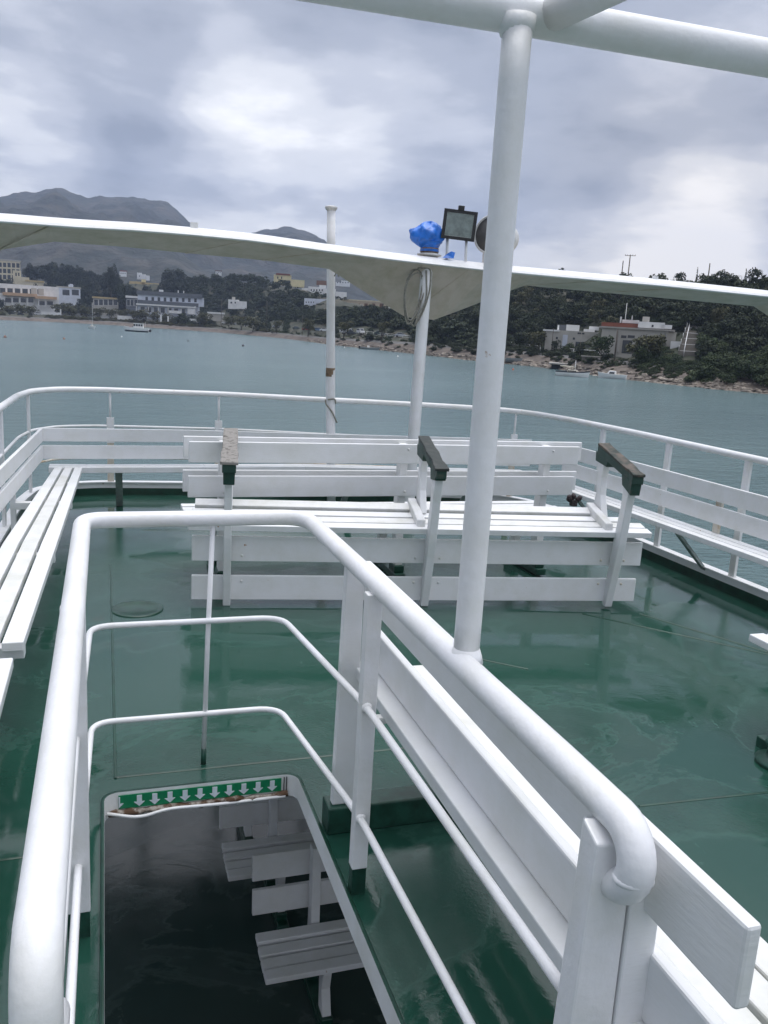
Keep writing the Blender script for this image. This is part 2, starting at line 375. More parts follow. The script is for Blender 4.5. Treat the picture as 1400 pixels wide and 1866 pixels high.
# --- deck sheet with the stair hatch cut out
HX0, HX1, HY0, HY1 = -0.02, 0.683, 0.2, 2.93
def round_rect(x0, x1, y0, y1, r, n=6):
    out = []
    for cx, cy, a0 in ((x1-r, y1-r, 0), (x0+r, y1-r, 90), (x0+r, y0+r, 180), (x1-r, y0+r, 270)):
        for i in range(n+1):
            a = R_(a0+90*i/n); out.append((cx+r*math.cos(a), cy+r*math.sin(a)))
    return out
HOLE = round_rect(HX0, HX1, HY0, HY1, 0.05)
def make_deck():
    mb = MB()
    px0, px1, py0, py1 = -0.5, 1.2, -0.2, 3.4
    k = len(HOLE)//4
    top = HOLE[:2*k]; bot = HOLE[2*k:]
    mb.add([(px1, 1.5, 0), (px1, py1, 0), (px0, py1, 0), (px0, 1.5, 0)]+[(HX0, 1.5, 0)]+[(x, y, 0) for x, y in top[::-1]]+[(HX1, 1.5, 0)], [tuple(range(6+len(top)))])
    mb.add([(px0, 1.5, 0), (px0, py0, 0), (px1, py0, 0), (px1, 1.5, 0)]+[(HX1, 1.5, 0)]+[(x, y, 0) for x, y in bot[::-1]]+[(HX0, 1.5, 0)], [tuple(range(6+len(bot)))])
    ed = edge_path(0)
    L = [p for p in ed if p[0] < 1.8 and not (p[1] > 7.9 and p[0] > 0)]
    def xl(y):
        s = sorted([(p[1], p[0]) for p in ed if p[0] < 0.6]); return np.interp(y, [a for a, _ in s], [b for _, b in s])
    def xr(y):
        s = sorted([(p[1], p[0]) for p in ed if p[0] > 2.5]); return np.interp(y, [a for a, _ in s], [b for _, b in s])
    ys = [-2.4, -1.2, -0.2, 0.5, 1.5, 2.5, 3.4, 4.2, 5, 5.8, 6.6, 7.3]
    def strip(y0, y1, xs0, xs1):
        n = len(xs0)
        mb.add([(x, y0, zdeck(x, y0)) for x in xs0]+[(x, y1, zdeck(x, y1)) for x in xs1], [(i, i+1, n+i+1, n+i) for i in range(n-1)], 0, True)
    for a, b in zip(ys[:-1], ys[1:]):
        if a >= -0.2 and b <= 3.4:
            strip(a, b, np.linspace(xl(a), px0, 3), np.linspace(xl(b), px0, 3)); strip(a, b, np.linspace(px1, xr(a), 9), np.linspace(px1, xr(b), 9))
        else: strip(a, b, np.linspace(xl(a), xr(a), 16), np.linspace(xl(b), xr(b), 16))
    fan = [p for p in ed if p[1] >= 7.3]
    a = [(xl(7.3), 7.3, zdeck(xl(7.3), 7.3))]+[tuple(p) for p in fan]+[(xr(7.3), 7.3, zdeck(xr(7.3), 7.3))]
    mb.add([(1.7, 7.3, 0)]+a, [(0, i+1, i) for i in range(1, len(a))])
    mb.build('deck', M['deck']).__setitem__('kind', 'structure')
    # white painted edge of the opening and the ceiling below
    n = len(HOLE); w = MB()
    w.add([(x, y, 0.012) for x, y in HOLE]+[(x, y, -0.075) for x, y in HOLE], [(i, n+i, n+(i+1) % n, (i+1) % n) for i in range(n)], 0, True)
    c = np.array([(HX0+HX1)/2, (HY0+HY1)/2])
    out = round_rect(HX0-0.012, HX1+0.012, HY0-0.012, HY1+0.012, 0.06)
    w.add([(x, y, 0.012) for x, y in HOLE]+[(x, y, 0.012) for x, y in out]+[(x, y, 0.001) for x, y in out], [(i, (i+1) % n, n+(i+1) % n, n+i) for i in range(n)]+[(n+i, n+(i+1) % n, 2*n+(i+1) % n, 2*n+i) for i in range(n)], 1, True)
    w.build('hatch_trim', [M['rail'], M['deckgreen']]).__setitem__('kind', 'structure')
    cl = MB()
    for x0, x1, y0, y1 in ((-0.7, HX0-0.01, -2.3, 7.2), (HX1+0.01, 4.2, -2.3, 7.2), (HX0-0.01, HX1+0.01, HY1+0.01, 7.2), (HX0-0.01, HX1+0.01, -2.3, HY0-0.01)):
        cl.box(x0, x1, y0, y1, -0.088, -0.079)
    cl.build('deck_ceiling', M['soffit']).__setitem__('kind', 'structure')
make_deck()
# welded plate seams, a bolted round plate and a patch on the deck
sm = MB()
for p, q, w in (((0.02, 3.05), (0.02, 6.0), 0.012), ((0.02, 3.06), (1.3, 3.06), 0.014), ((2.9, 4.55), (3.9, 3.5), 0.016), ((3.3, 4.5), (4.1, 3.0), 0.01), ((-0.5, 2.62), (-0.12, 2.62), 0.012), ((1.75, 4.05), (2.1, 3.75), 0.008), ((1.9, 2.45), (2.5, 2.43), 0.012)):
    p = np.array(p+(0,)); q = np.array(q+(0,)); k = 12; t = nrm(q-p); s_ = np.array([-t[1], t[0], 0])*w/2
    vs = []
    for i in range(k+1):
        c = p+(q-p)*i/k; z = zdeck(c[0], c[1])
        vs += [c+s_+[0, 0, z+0.001], c+[0, 0, z+0.005], c-s_+[0, 0, z+0.001]]
    sm.add(vs, [f for i in range(k) for f in ((3*i, 3*i+1, 3*i+4, 3*i+3), (3*i+1, 3*i+2, 3*i+5, 3*i+4))], 0, True)
sm.build('deck_seams', M['deckgreen']).__setitem__('kind', 'structure')
rp_ = MB(); rp_.lathe([(0.15, -0.01), (0.15, 0.004), (0.145, 0.007), (0.125, 0.007), (0.12, 0.004), (0.02, 0.005)], (0.165, 5.0, 0), n=32)
tag(rp_.build('deck_plate', M['deckgreen']), 'round flush green plate in the wet deck before the stair rail', 'deck plate')

# --- edge plate round the deck
def edge_wall():
    a = edge_path(-0.35); w = MB(); n = len(a)
    prof = [(0.0, -0.35), (0.0, 0.115), (-0.045, 0.12), (-0.045, 0.128), (0.035, 0.128), (0.035, 0.118), (0.012, 0.113), (0.012, 0.065)]
    lines = [edge_path(z, i) for i, z in prof]
    for k in range(len(prof)-1):
        w.add(lines[k]+lines[k+1], [(i, i+1, n+i+1, n+i) for i in range(n-1)], 0, True)
    l2 = [edge_path(0.065, 0.0125), edge_path(-0.02, 0.0125)]
    w.add(l2[0]+l2[1], [(i, i+1, n+i+1, n+i) for i in range(n-1)], 1, True)
    w.build('deck_coaming', [M['rail'], M['deckgreen']]).__setitem__('kind', 'structure')
edge_wall()
def hull():
    m1 = mat('hull_paint', (0.72, 0.73, 0.74), 0.4, var=0.1, vscale=2)
    w = MB()
    for z0, z1, i0, i1 in ((-0.35, -0.5, 0, 0), (-1.75, -2.9, 0.02, 0.1), (-2.9, -5.2, 0.1, 0.5)):
        a, b = edge_path(z0, i0), edge_path(z1, i1); n = len(a)
        w.add(a+b, [(i, i+1, n+i+1, n+i) for i in range(n-1)], 0, True)
    a = edge_path(-0.5, 0.0); b = edge_path(-1.75, 0.02)
    for i in range(0, len(a)-1, 5):
        w.tube([a[i], b[i]], 0.05, 8)
    w.build('hull', m1).__setitem__('kind', 'structure')
    f = MB(); f.add([(p[0], p[1], -2.35) for p in edge_path(0, 0.08)], [tuple(range(len(edge_path(0))))[::-1]])
    o = f.build('lower_deck', M['lowdeck']); o['kind'] = 'structure'
hull()

# --- arrow strip, frayed edging and cable at the head of the stairs
def arrow_strip():
    r = empty('exit_strip', (0.325, HY1-0.004, -0.03), 'green strip with a row of white downward arrows across the head of the stairs', 'sign')
    z0, z1, x0, x1, y = -0.052, 0.001, 0.028, 0.625, HY1-0.003
    g = MB(); g.box(x0, x1, y-0.003, y, z0, z1, 0); g.build('backing', M['arrow_green'], r)
    n = 11; s = (x1-x0)/n
    for i in range(n):
        a = MB()
        c = x0+s*(i+0.08) if i == 0 else x0+s*(i+0.35)
        if i == 0:
            a.prism([(x0+0.001, y-0.0032, -0.004), (x0+0.006, y-0.0032, -0.004), (x0+0.006, y-0.0032, -0.03), (x0+0.018, y-0.0032, -0.03), (x0+0.001, y-0.0032, -0.048)], (0, -0.002, 0)); a.build('arrow', M['arrow_white'], r); continue
        h, w = 0.009, 0.019
        a.prism([(c-h, y-0.0032, -0.004), (c+h, y-0.0032, -0.004), (c+h, y-0.0032, -0.029), (c+w, y-0.0032, -0.029), (c, y-0.0032, -0.047), (c-w, y-0.0032, -0.029), (c-h, y-0.0032, -0.029)], (0, -0.002, 0)); a.build('arrow', M['arrow_white'], r)
    rnd = random.Random(3); t = MB(); pts = []; k = 24
    for i in range(k+1):
        x = -0.01+0.66*i/k; pts.append(np.array([x, HY1-0.006+rnd.uniform(-.003, .003), -0.066+rnd.uniform(-.004, .004)]))
    t.tube(pts, [0.011+rnd.uniform(-.004, .004) for _ in pts], 6); t.build('rotten_edging', M['rot'], r)
    c = MB(); c.tube(fillet([(-0.012, HY1-0.03, -0.05), (0.1, HY1-0.03, -0.082), (0.2, HY1-0.022, -0.062), (0.3, HY1-0.018, -0.068), (0.42, HY1-0.016, -0.072), (0.64, HY1-0.016, -0.07)], 0.06), 0.006, 8); c.build('cable', M['rail'], r)
    for x in (0.634, 0.644): e = MB(); e.box(x, x+0.003, y-0.005, y, -0.055, 0.004); e.build('black_tie', M['black'], r)
arrow_strip()

# --- stair railing
XR, XL, YF, ZR = 0.757, -0.083, 3.13, 0.98
def stair_railing():
    r = empty('stair_railing', (0.337, 2.2, 0), 'thick white tube railing around the open stair hatch in front', 'railing')
    t = MB()
    arc = [(XR, 1.02-.056*abs(math.cos(a)), ZR-.055+.055*math.sin(a)) for a in np.linspace(R_(90), R_(270), 15)]
    path = fillet([(XL, 1.04, 0.79), (XL, 0.90, 0.79), (XL, 0.90, ZR), (XL, YF-0.01, ZR), (XR-0.03, YF, ZR), (XR, 1.2, ZR)],
                  [0, .075, .09, .085, .12, 0], 10)+[np.array(p) for p in arc]+[np.array((XR-.004, 1.05, ZR-.11))]
    t.tube(resample(path, 0.05), 0.0295, 20)
    for c in ((XR, 0.968, 0.905), (XL, 0.902, 0.85), ):
        t.lathe([(0.0290, -0.006), (0.0318, -0.002), (0.0318, 0.002), (0.0290, 0.006)], c, (0, 0.15, 1), 20)
    t.build('handrail', M['rail'], r)
    for z, zr in ((0.588, 0.625), (0.21, 0.268)):
        m = MB(); m.tube(resample(fillet([(-0.088, 1.1, zr), (-0.085, 2.2, z+.012), (-0.062, 3.10, z), (0.64, 3.10, z), (0.712, 2.2, zr), (0.725, 1.06, zr+.005)], [0, .1, .085, .1, .1, 0], 7), 0.08), 0.0112, 12)
        for c in ((0.712, 2.185, zr), ):
            m.lathe([(0.0112, -0.008), (0.017, 0.0), (0.0112, 0.008)], c, (0, 1, 0), 12)
        m.build('mid_rail', M['rail'], r)
    s = MB(); s.tube([(0.375, 3.125, 0.97), (0.36, 3.112, 0.5), (0.35, 3.10, 0.06)], 0.0095, 10); s = s.build('stanchion', M['rail'], r)
    f = MB(); f.tube([(0.35, 3.10, 0.065), (0.349, 3.098, -0.005)], 0.0105, 10); f.build('foot', M['greenp'], s)
    p = MB(); p.hexa([(0.697, 2.195, 0.09), (0.745, 2.195, 0.09), (0.745, 2.235, 0.09), (0.697, 2.235, 0.09), (0.70, 2.195, 0.965), (0.745, 2.195, 0.965), (0.745, 2.235, 0.965), (0.70, 2.235, 0.965)])
    p = p.build('post', M['rail'], r, 0.003); f = MB(); f.box(0.699, 0.743, 2.197, 2.233, -0.003, 0.09); f.build('foot', M['greenp'], p)
    p = MB(); p.box(-0.117, -0.055, 2.195, 2.225, 0.08, 0.965); p = p.build('post', M['rail'], r, 0.003)
    f = MB(); f.box(-0.115, -0.057, 2.197, 2.223, -0.003, 0.08); f.build('foot', M['greenp'], p)
    p = MB(); p.hexa([(0.685, 1.005, 0.0), (0.785, 1.005, 0.0), (0.785, 1.06, 0.0), (0.685, 1.06, 0.0), (0.712, 1.005, 0.945), (0.782, 1.005, 0.935), (0.782, 1.05, 0.955), (0.712, 1.05, 0.965)]); p.build('post', M['rail'], r, 0.004)
    p = MB(); p.box(-0.118, -0.085, 1.005, 1.05, 0.0, 0.95); p.build('post', M['rail'], r, 0.004)
stair_railing()

# --- tube frame overhead
def overhead_frame():
    r = empty('overhead_frame', (0.765, 1.65, 0.98), 'tall white pole rising from the stair rail to the tubes overhead', 'pole frame')
    t = MB(); t.tube(resample([(0.765, 1.652, 0.975), (0.767, 1.655, 2.285)], 0.1), 0.0295, 20)
    t.lathe([(0.0295, 0.03), (0.036, 0.012), (0.04, -0.004)], (0.765, 1.652, 0.985), (0, 0, 1), 20); t.build('pole', M['rail'], r)
    zt = 2.318
    b = MB(); b.tube(resample([(-1.2, 1.80, zt+.01), (0.77, 1.675, zt), (3.2, 1.55, zt-.02)], 0.2), 0.0365, 20)
    b.lathe([(0.031, -0.045), (0.036, -0.03), (0.0375, -0.01)], (0.767, 1.66, zt), (0, 0, 1), 20); b.build('crossbar', M['rail'], r)
    b = MB(); b.tube(resample([(0.835, 1.672, zt+.004), (0.885, 1.42, zt+.01), (1.3, -1.2, zt+.02)], 0.2), 0.033, 20); b.build('side_bar', M['rail'], r)
overhead_frame()

# --- bow canopy
def canopy():
    Y1, Y2 = 7.2, 7.72
    top = [(-700, 372), (-300, 372), (0, 385), (70, 391), (150, 397), (240, 402), (340, 410), (470, 423), (600, 442), (720, 458), (885, 477), (1000, 488), (1200, 506), (1400, 527), (1700, 562), (2100, 610)]
    lip = 0.075
    low = [(-700, 520), (-300, 512), (0, 455), (100, 440), (230, 450), (340, 461), (480, 474), (600, 490), (670, 535), (740, 578), (791, 583), (850, 561), (955, 520), (1100, 533), (1240, 546), (1375, 558), (1400, 575), (1700, 690), (2100, 745)]
    T = np.array([at_y(x, y, Y1) for x, y in top]); Lw = np.array([at_y(x, y, Y2) for x, y in low])
    xs = sorted(set(list(np.linspace(T[0, 0], T[-1, 0], 70))+list(Lw[:, 0])))
    xs = [x for x in xs if T[0, 0] <= x <= T[-1, 0] and Lw[0, 0] <= x <= Lw[-1, 0]]
    zt = np.interp(xs, T[:, 0], T[:, 2]); zl = np.interp(xs, Lw[:, 0], Lw[:, 2]); n = len(xs)
    r = empty('bow_canopy', (2.75, 7.3, zdeck(2.75, 7.3)), 'white arched canopy over the bow on a single white pillar', 'canopy')
    a = [(x, Y1+.012, z-lip) for x, z in zip(xs, zt)]; b = [(x, Y2, z) for x, z in zip(xs, zl)]; c = [(x, Y2+.012, z) for x, z in zip(xs, zl)]; d = [(x, Y2+.012, max(z1-.004, z2+.02)) for x, z1, z2 in zip(xs, zt, zl)]; e = [(x, Y1+.11, z-.006) for x, z in zip(xs, zt)]
    s = MB(); q = lambda o1, o2: [(o1+i, o1+i+1, o2+i+1, o2+i) for i in range(n-1)]
    s.add(a+b, [f[::-1] for f in q(0, n)]); s.add(b+c, [f[::-1] for f in q(0, n)]); s.add(c+d, [f[::-1] for f in q(0, n)]); s.add(d+e, q(n, 0))
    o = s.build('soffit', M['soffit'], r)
    for x in (-0.35, 1.06, 1.74, 3.15, 4.3, 5.2):
        i = int(np.argmin(np.abs(np.array(xs)-x))); j = max(0, i-3)
        p, q_ = np.array(a[i]), np.array(b[j]); nn = nrm(np.cross(q_-p, [1, 0, 0])); nn = nn if nn[1] < 0 else -nn
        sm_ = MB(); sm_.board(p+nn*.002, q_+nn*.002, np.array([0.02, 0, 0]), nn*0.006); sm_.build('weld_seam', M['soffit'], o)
    f = MB(); prof = [(0.014, -lip-.004), (-0.012, -lip), (-0.016, -lip*0.93), (0.0, -lip*0.66), (0.035, -lip*0.33), (0.085, -0.008), (0.12, 0.0)]
    ln = [[(x, Y1+dy, z+dz) for x, z in zip(xs, zt)] for dy, dz in prof]
    for k in range(len(prof)-1): f.add(ln[k]+ln[k+1], [(i, i+1, n+i+1, n+i) for i in range(n-1)], 0, True)
    f.build('edge_lip', M['rail'], r)
    p = MB(); p.tube(resample([(2.67, 7.30, -0.03), (2.685, 7.3, 1.2), (2.70, 7.30, 2.27)], 0.2), 0.053, 20); p.build('pillar', M['rail'], r)
    for x, w in ((0.69, 0.03), (5.05, 0.025)):
        z = np.interp(x, xs, zt); k = MB(); k.box(x-w, x+w, Y1+.09, Y1+.12, z-.01, z+0.035 if x < 2 else z+.02); k.build('bracket', M['rail'], r)
    return xs, zt, Y1
CX, CZ, CY = canopy()
def ctop(x): return float(np.interp(x, CX, CZ))

def flag_mast():
    r = empty('flag_mast', (2.09, 8.0, 0.0), 'slim white mast with a flat cap standing at the bow rail', 'mast')
    t = MB(); t.tube(resample([(2.12, 8.02, -0.02), (2.06, 8.0, 1.0), (1.988, 8.0, 2.76)], 0.3), [0.044]*5+[0.040]*(len(resample([(2.12, 8.02, -0.02), (2.06, 8.0, 1.0), (1.988, 8.0, 2.76)], 0.3))-5), 16); t.build('pole', M['rail'], r)
    c = MB(); c.lathe([(0.03, -0.03), (0.05, -0.015), (0.058, 0), (0.058, 0.012), (0.03, 0.02)], (1.988, 8.0, 2.765), n=16); c.build('cap', M['horn'], r)
    c = MB(); c.lathe([(0.0425, -0.05), (0.0445, -0.048), (0.0445, 0.03), (0.0425, 0.04)], (2.047, 8.0, 1.285), n=16); c.build('tape', M['tape'], r)
    c = MB(); c.tube(fillet([(2.0, 7.95, 1.02), (2.0, 7.945, 0.98), (2.07, 7.945, 0.9), (2.12, 7.95, 0.8)], .03), 0.008, 6)
    c.build('halyard', M['rope'], r); c = MB(); c.tube([(2.03, 7.94, 2.16), (2.06, 7.94, 2.23), (2.07, 7.95, 2.16)], 0.006, 6); c.build('cord', M['rope'], r); c = MB()
    c.tube(fillet([(2.02, 7.95, 1.02), (2.09, 7.945, 1.03), (2.1, 7.95, 0.98)], .02), 0.008, 6); c.build('lashing', M['rope'], r)
flag_mast()

def beacon():
    p = at_y(783, 452, CY+0.22); z = ctop(p[0])-.004; c = np.array([p[0], p[1], z])
    r = empty('wrapped_beacon', c, 'lamp wrapped in crumpled blue plastic on the canopy edge', 'lamp')
    b = MB(); b.lathe([(0.085, 0), (0.085, 0.02), (0.11, 0.022), (0.11, 0.035), (0.075, 0.04), (0.075, 0.075), (0.06, 0.08)], c, n=18); b.build('base', [M['horn']], r)
    b = MB(); b.lathe([(0.078, 0.045), (0.083, 0.05), (0.083, 0.085), (0.078, 0.09)], c, n=18); b.build('tape', M['tape'], r)
    rnd = random.Random(11); n, k = 44, 24; V = []; t = MB()
    for i in range(k+1):
        a = math.pi*i/k
        for j in range(n):
            ph = 2*math.pi*j/n; rr = 0.118*(1+0.13*math.sin(5*ph+2*math.sin(3*a))*math.sin(a)+0.05*math.sin(11*ph+5*a)+rnd.uniform(-.02, .02))
            v = np.array([rr*math.sin(a)*math.cos(ph), rr*math.sin(a)*math.sin(ph), 0.19+(0.115+.012*math.sin(4*ph+1))*math.cos(a)])
            v[0] -= max(0, -v[0])*0.5*(1 if v[2] < 0.24 else .6)
            V.append(c+v)
    t.add(V, [(i*n+j, (i+1)*n+j, (i+1)*n+(j+1) % n, i*n+(j+1) % n) for i in range(k) for j in range(n)], 0, True)
    t.lathe([(0.115, 0), (0.09, -0.02), (0.08, -0.05), (0.088, -0.085)], c+[0, 0, .14], n=18)
    t.build('wrapping', M['tarp'], r)
beacon()
tt = MB(); p_ = at_y(819, 462, CY+0.05); c_ = np.array([p_[0], p_[1], ctop(p_[0])+.012])
tt.add([c_+v for v in ([-.06, 0, -.012], [0.04, -.01, -.012], [.055, .0, .04], [.02, .01, .048], [-.02, .02, .02], [0, .06, -.012])], [(0, 1, 4), (1, 2, 3, 4), (1, 5, 2), (2, 5, 3), (3, 5, 4), (4, 5, 0), (0, 5, 1)])
tag(tt.build('plastic_scrap', M['tarp']), 'small scrap of blue plastic lying beside the floodlight', 'plastic scrap')

def floodlight():
    y = CY+0.12; p = at_y(838, 462, y); z = ctop(p[0]); c = at_y(836, 411, y)
    r = empty('floodlight', (c[0], y, z), 'black square floodlight on two white stems on the canopy edge', 'floodlight')
    fw = nrm(np.array([-0.28, -1, -0.05])); u = nrm(np.cross([0, 0, 1], -fw)); w = np.cross(u, fw); w = w if w[2] > 0 else -w; u = u if u[0] > 0 else -u
    u, w = nrm(u*math.cos(.06)-w*math.sin(.06)), nrm(w*math.cos(.06)+u*math.sin(.06))
    b = MB(); W, H, D = 0.148, 0.125, 0.055
    F = [c+fw*D-u*W-w*H, c+fw*D+u*W-w*H, c+fw*D+u*W+w*H, c+fw*D-u*W+w*H]; B = [c-fw*D-u*W*.72-w*H*.75, c-fw*D+u*W*.72-w*H*.75, c-fw*D+u*W*.72+w*H*.75, c-fw*D-u*W*.72+w*H*.75]
    G = [c+fw*D-u*W*.8-w*H*.78, c+fw*D+u*W*.8-w*H*.78, c+fw*D+u*W*.8+w*H*.78, c+fw*D-u*W*.8+w*H*.78]; I = [c+fw*.01-u*W*.7-w*H*.6, c+fw*.01+u*W*.7-w*H*.6, c+fw*.01+u*W*.7+w*H*.6, c+fw*.01-u*W*.7+w*H*.6]
    b.add(F+B, [(0, 4, 5, 1), (1, 5, 6, 2), (2, 6, 7, 3), (3, 7, 4, 0), (4, 7, 6, 5)]); b.add(F+G, [(0, 1, 5, 4), (1, 2, 6, 5), (2, 3, 7, 6), (3, 0, 4, 7)])
    b.obox(c+w*(H+.018)+fw*.03, u*.026, fw*.03, w*.02)
    b.build('housing', M['black'], r, 0.004)
    i = MB(); i.add(G+I, [(0, 1, 5, 4), (1, 2, 6, 5), (2, 3, 7, 6), (3, 0, 4, 7), (4, 5, 6, 7)]); i.tube([c+fw*.025-u*.08, c+fw*.025+u*.08], 0.008, 8); i.build('reflector', M['reflector'], r)
    g = MB(); g.add([G[0]-fw*.004, G[1]-fw*.004, G[2]-fw*.004, G[3]-fw*.004], [(0, 1, 2, 3)]); g.build('lens', M['lampglass'], r)
    for s_ in (-1, 1):
        q = MB(); x = c+u*s_*0.085; q.tube([(x[0], x[1], z-.01), x-w*.11], 0.013, 8); q.build('stem', M['rail'], r)
floodlight()
def loudspeaker():
    y = CY+0.2; c = at_y(906, 431, y); z = ctop(c[0])
    r = empty('horn_loudspeaker', (c[0], y, z), 'grey round horn loudspeaker half hidden behind the near pole', 'loudspeaker')
    ax = nrm(np.array([-0.80, -0.58, 0.03]))
    b = MB(); b.lathe([(0.07, -0.22), (0.10, -0.215), (0.125, -0.19), (0.13, -0.07), (0.135, 0.0), (0.15, 0.08), (0.165, 0.115), (0.17, 0.13), (0.16, 0.137), (0.15, 0.125)], c, ax, 28); b.build('horn', M['horn'], r)
    b = MB(); b.lathe([(0.151, 0.126), (0.135, 0.09), (0.09, 0.0), (0.06, -0.06), (0.02, -0.07)][::-1], c, ax, 28); b.build('mouth', M['mouth'], r)
    d = MB(); d.lathe([(0.048, -0.056), (0.03, 0.0), (0.022, 0.03), (0.0, 0.035)], c, ax, 18); d.build('driver', M['black'], r)
    s_ = MB(); s_.tube(fillet([c+[-.11, 0, -.06], c+[-.13, -.02, -.12], (c[0]-.12, c[1], z+.0), (c[0]-.12, c[1], z-.02)], .02), 0.008, 8); s_.build('bracket', M['rail'], r); s_ = MB(); s_.tube(fillet([c+[.11, 0, -.06], (c[0]+.1, c[1], z+.03), (c[0]+.08, c[1], z-.02)], .03), 0.008, 8); s_.build('bracket', M['rail'], r)
loudspeaker()
def rope_coil():
    c = at_y(752, 545, 7.28); r = MB(); rnd = random.Random(5)
    for k in range(4):
        pts = []; a0 = rnd.uniform(-.01, .01); w = 0.10+rnd.uniform(-.012, .012); h = 0.22+rnd.uniform(-.02, .02)
        for j in range(28):
            a = 2*math.pi*j/28; pts.append(c+[w*math.cos(a)*(0.75+.25*math.sin(a))+a0+0.03*math.sin(a), -.008*k+.02*math.sin(a), h*math.sin(a)+0.02])
        r.tube(pts, 0.0065, 6, closed=True)
    r.tube(fillet([c+[.02, -.03, .26], c+[.14, -.03, .28], c+[.15, -.03, .1], c+[.1, -.03, -.1], c+[0.02, -.03, -.24], c+[-.02, -.03, -.2]], .08), 0.008, 6)
    r.tube(fillet([c+[.1, -.03, .25], c+[.12, -.04, .0], c+[.04, -.04, -.16], c+[.02, -.04, -.23]], .08), 0.008, 6)
    tag(r.build('rope_coil', M['rope']), 'loose coil of pale rope hung under the canopy at the pillar', 'rope')
rope_coil()

# --- guard rail round the deck
def guard_rail():
    r = empty('guard_rail', (1.8, 7.0, 0), 'white tube guard rail running around the bow deck edge', 'guard rail')
    t = MB(); t.tube(edge_path(1.0), 0.026, 14); t.build('top_rail', M['rail'], r)
    t = MB(); t.tube(edge_path(0.66, 0.0), 0.0125, 10); t.build('mid_rail', M['rail'], r)
    t = MB(); t.tube(edge_path(0.36, 0.0), 0.010, 8); t.build('low_rail', M['rust'], r)
    ed = edge_path(0)
    def near(x, y): return min(ed, key=lambda p: (p[0]-x)**2+(p[1]-y)**2)
    for (x, y, w) in ((-0.72, 6.75, .035), (-0.66, 7.95, .035), (-0.75, 5.2, .035), (-.77, 3.6, .035)):
        p = near(x, y); b = MB(); b.box(p[0]-.012, p[0]+.012, p[1]-w, p[1]+w, .12, 0.985); b.build('post', M['rail'], r, 0.003)
    for (x, y) in ((0.1, 8.47), (1.05, 8.42), (3.93, 7.8)):
        p = near(x, y); b = MB(); b.tube([p+[0, 0, .99], p+[0, 0, .72]], 0.010, 8); b.box(p[0]-.033, p[0]+.033, p[1]-.012, p[1]+.012, 0.5, .74); b = b.build('post', M['rail'], r)
        q = MB(); q.box(p[0]-.03, p[0]+.03, p[1]-.010, p[1]+.010, .1, .5); q.build('post_base', M['rust'], b)
    for (x, y) in ((4.26, 6.75), (4.31, 5.87), (4.33, 4.9), (4.38, 3.4)):
        p = near(x, y); b = MB(); z = zdeck(p[0], p[1]); b.box(p[0]-.012, p[0]+.012, p[1]-.03, p[1]+.03, z+.12, z+.985); b.build('post', M['rail'], r, 0.003)
    p = near(2.06, 8.16)
guard_rail()

# --- benches that follow the deck edge
def line_at(pts, y): return np.interp(y, [p[1] for p in pts], [p[0] for p in pts])
def port_bench():
    r = empty('port_bench', (-0.42, 5.4, 0), 'long white slatted bench along the left deck edge', 'bench')
    back = [(-0.66, 2.0), (-0.64, 5.4), (-0.515, 7.64)]; z = [(0.475, 0.59), (0.625, 0.735)]
    for z0, z1 in z:
        b = MB(); pts = [(line_at(back, y), y) for y in (3.42, 4.5, 5.4, 6.5, 7.64)]
        for (xa, ya), (xb, yb) in zip(pts[:-1], pts[1:]): b.board((xa, ya, (z0+z1)/2), (xb, yb, (z0+z1)/2), (0, 0, z1-z0), (0.024, 0, 0))
        b.build('backrest_slat', M['wood'], r, 0.003)
    rear = [(-0.60, 3.42), (-0.56, 5.0), (-0.42, 7.5)]; front = [(-0.307, 3.42), (-0.184, 7.45)]
    for k in range(3):
        b = MB(); V = []
        for y in (3.42, 5.0, 7.5):
            a, c = line_at(rear, y), line_at(front, y); w = (c-a)/3; x0 = a+w*k+0.008; x1 = a+w*(k+1)-0.010
            V.append((x0, x1, y))
        for (a0, a1, ya), (b0, b1, yb) in zip(V[:-1], V[1:]):
            b.hexa([(a0, ya, .385), (a1, ya, .385), (b1, yb, .385), (b0, yb, .385), (a0, ya, .425), (a1, ya, .425), (b1, yb, .425), (b0, yb, .425)])
        b.build('seat_slat', M['woodb'] if k == 1 else M['wood'], r, 0.005)
    for y in (3.5, 4.9, 6.3):
        b = MB(); xr_, xf = line_at(rear, y), line_at(front, y)
        xb = line_at(back, y); b.box(xb-.05, xf-.015, y-.03, y+.03, .335, .384); b.build('bracket', M['wood'], r, 0.003); b = MB(); b.box(xb-.048, xb-.014, y-.028, y+.028, .1, .70); b.build('back_post', M['wood'], r, 0.003)
        b = MB(); b.tube([(xf-.04, y, .36), (xb-.03, y, .02)], 0.018, 8); b.build('brace', M['steel'], r)
port_bench()
def port_bench_near():
    r = empty('port_bench', (-0.46, 2.4, 0), 'near end bench on the left whose seat tip shows at the frame edge', 'bench')
    for k in range(3):
        b = MB(); x = -0.62+.098*k; b.box(x, x+.085, 1.6, 3.30-.02*k, .385, .425); b.build('seat_slat', M['wood'], r, 0.005)
    for z0, z1 in ((0.475, 0.59), (0.625, 0.735)):
        b = MB(); b.box(-.672, -.648, 1.6, 3.36, z0, z1); b.build('backrest_slat', M['wood'], r, 0.003)
    b = MB(); b.box(-.62, -.36, 3.1, 3.16, .33, .384); b.build('bracket', M['wood'], r, .003); b = MB(); b.box(-.70, -.675, 3.1, 3.16, .1, .72); b.build('back_post', M['wood'], r, .003)
port_bench_near()
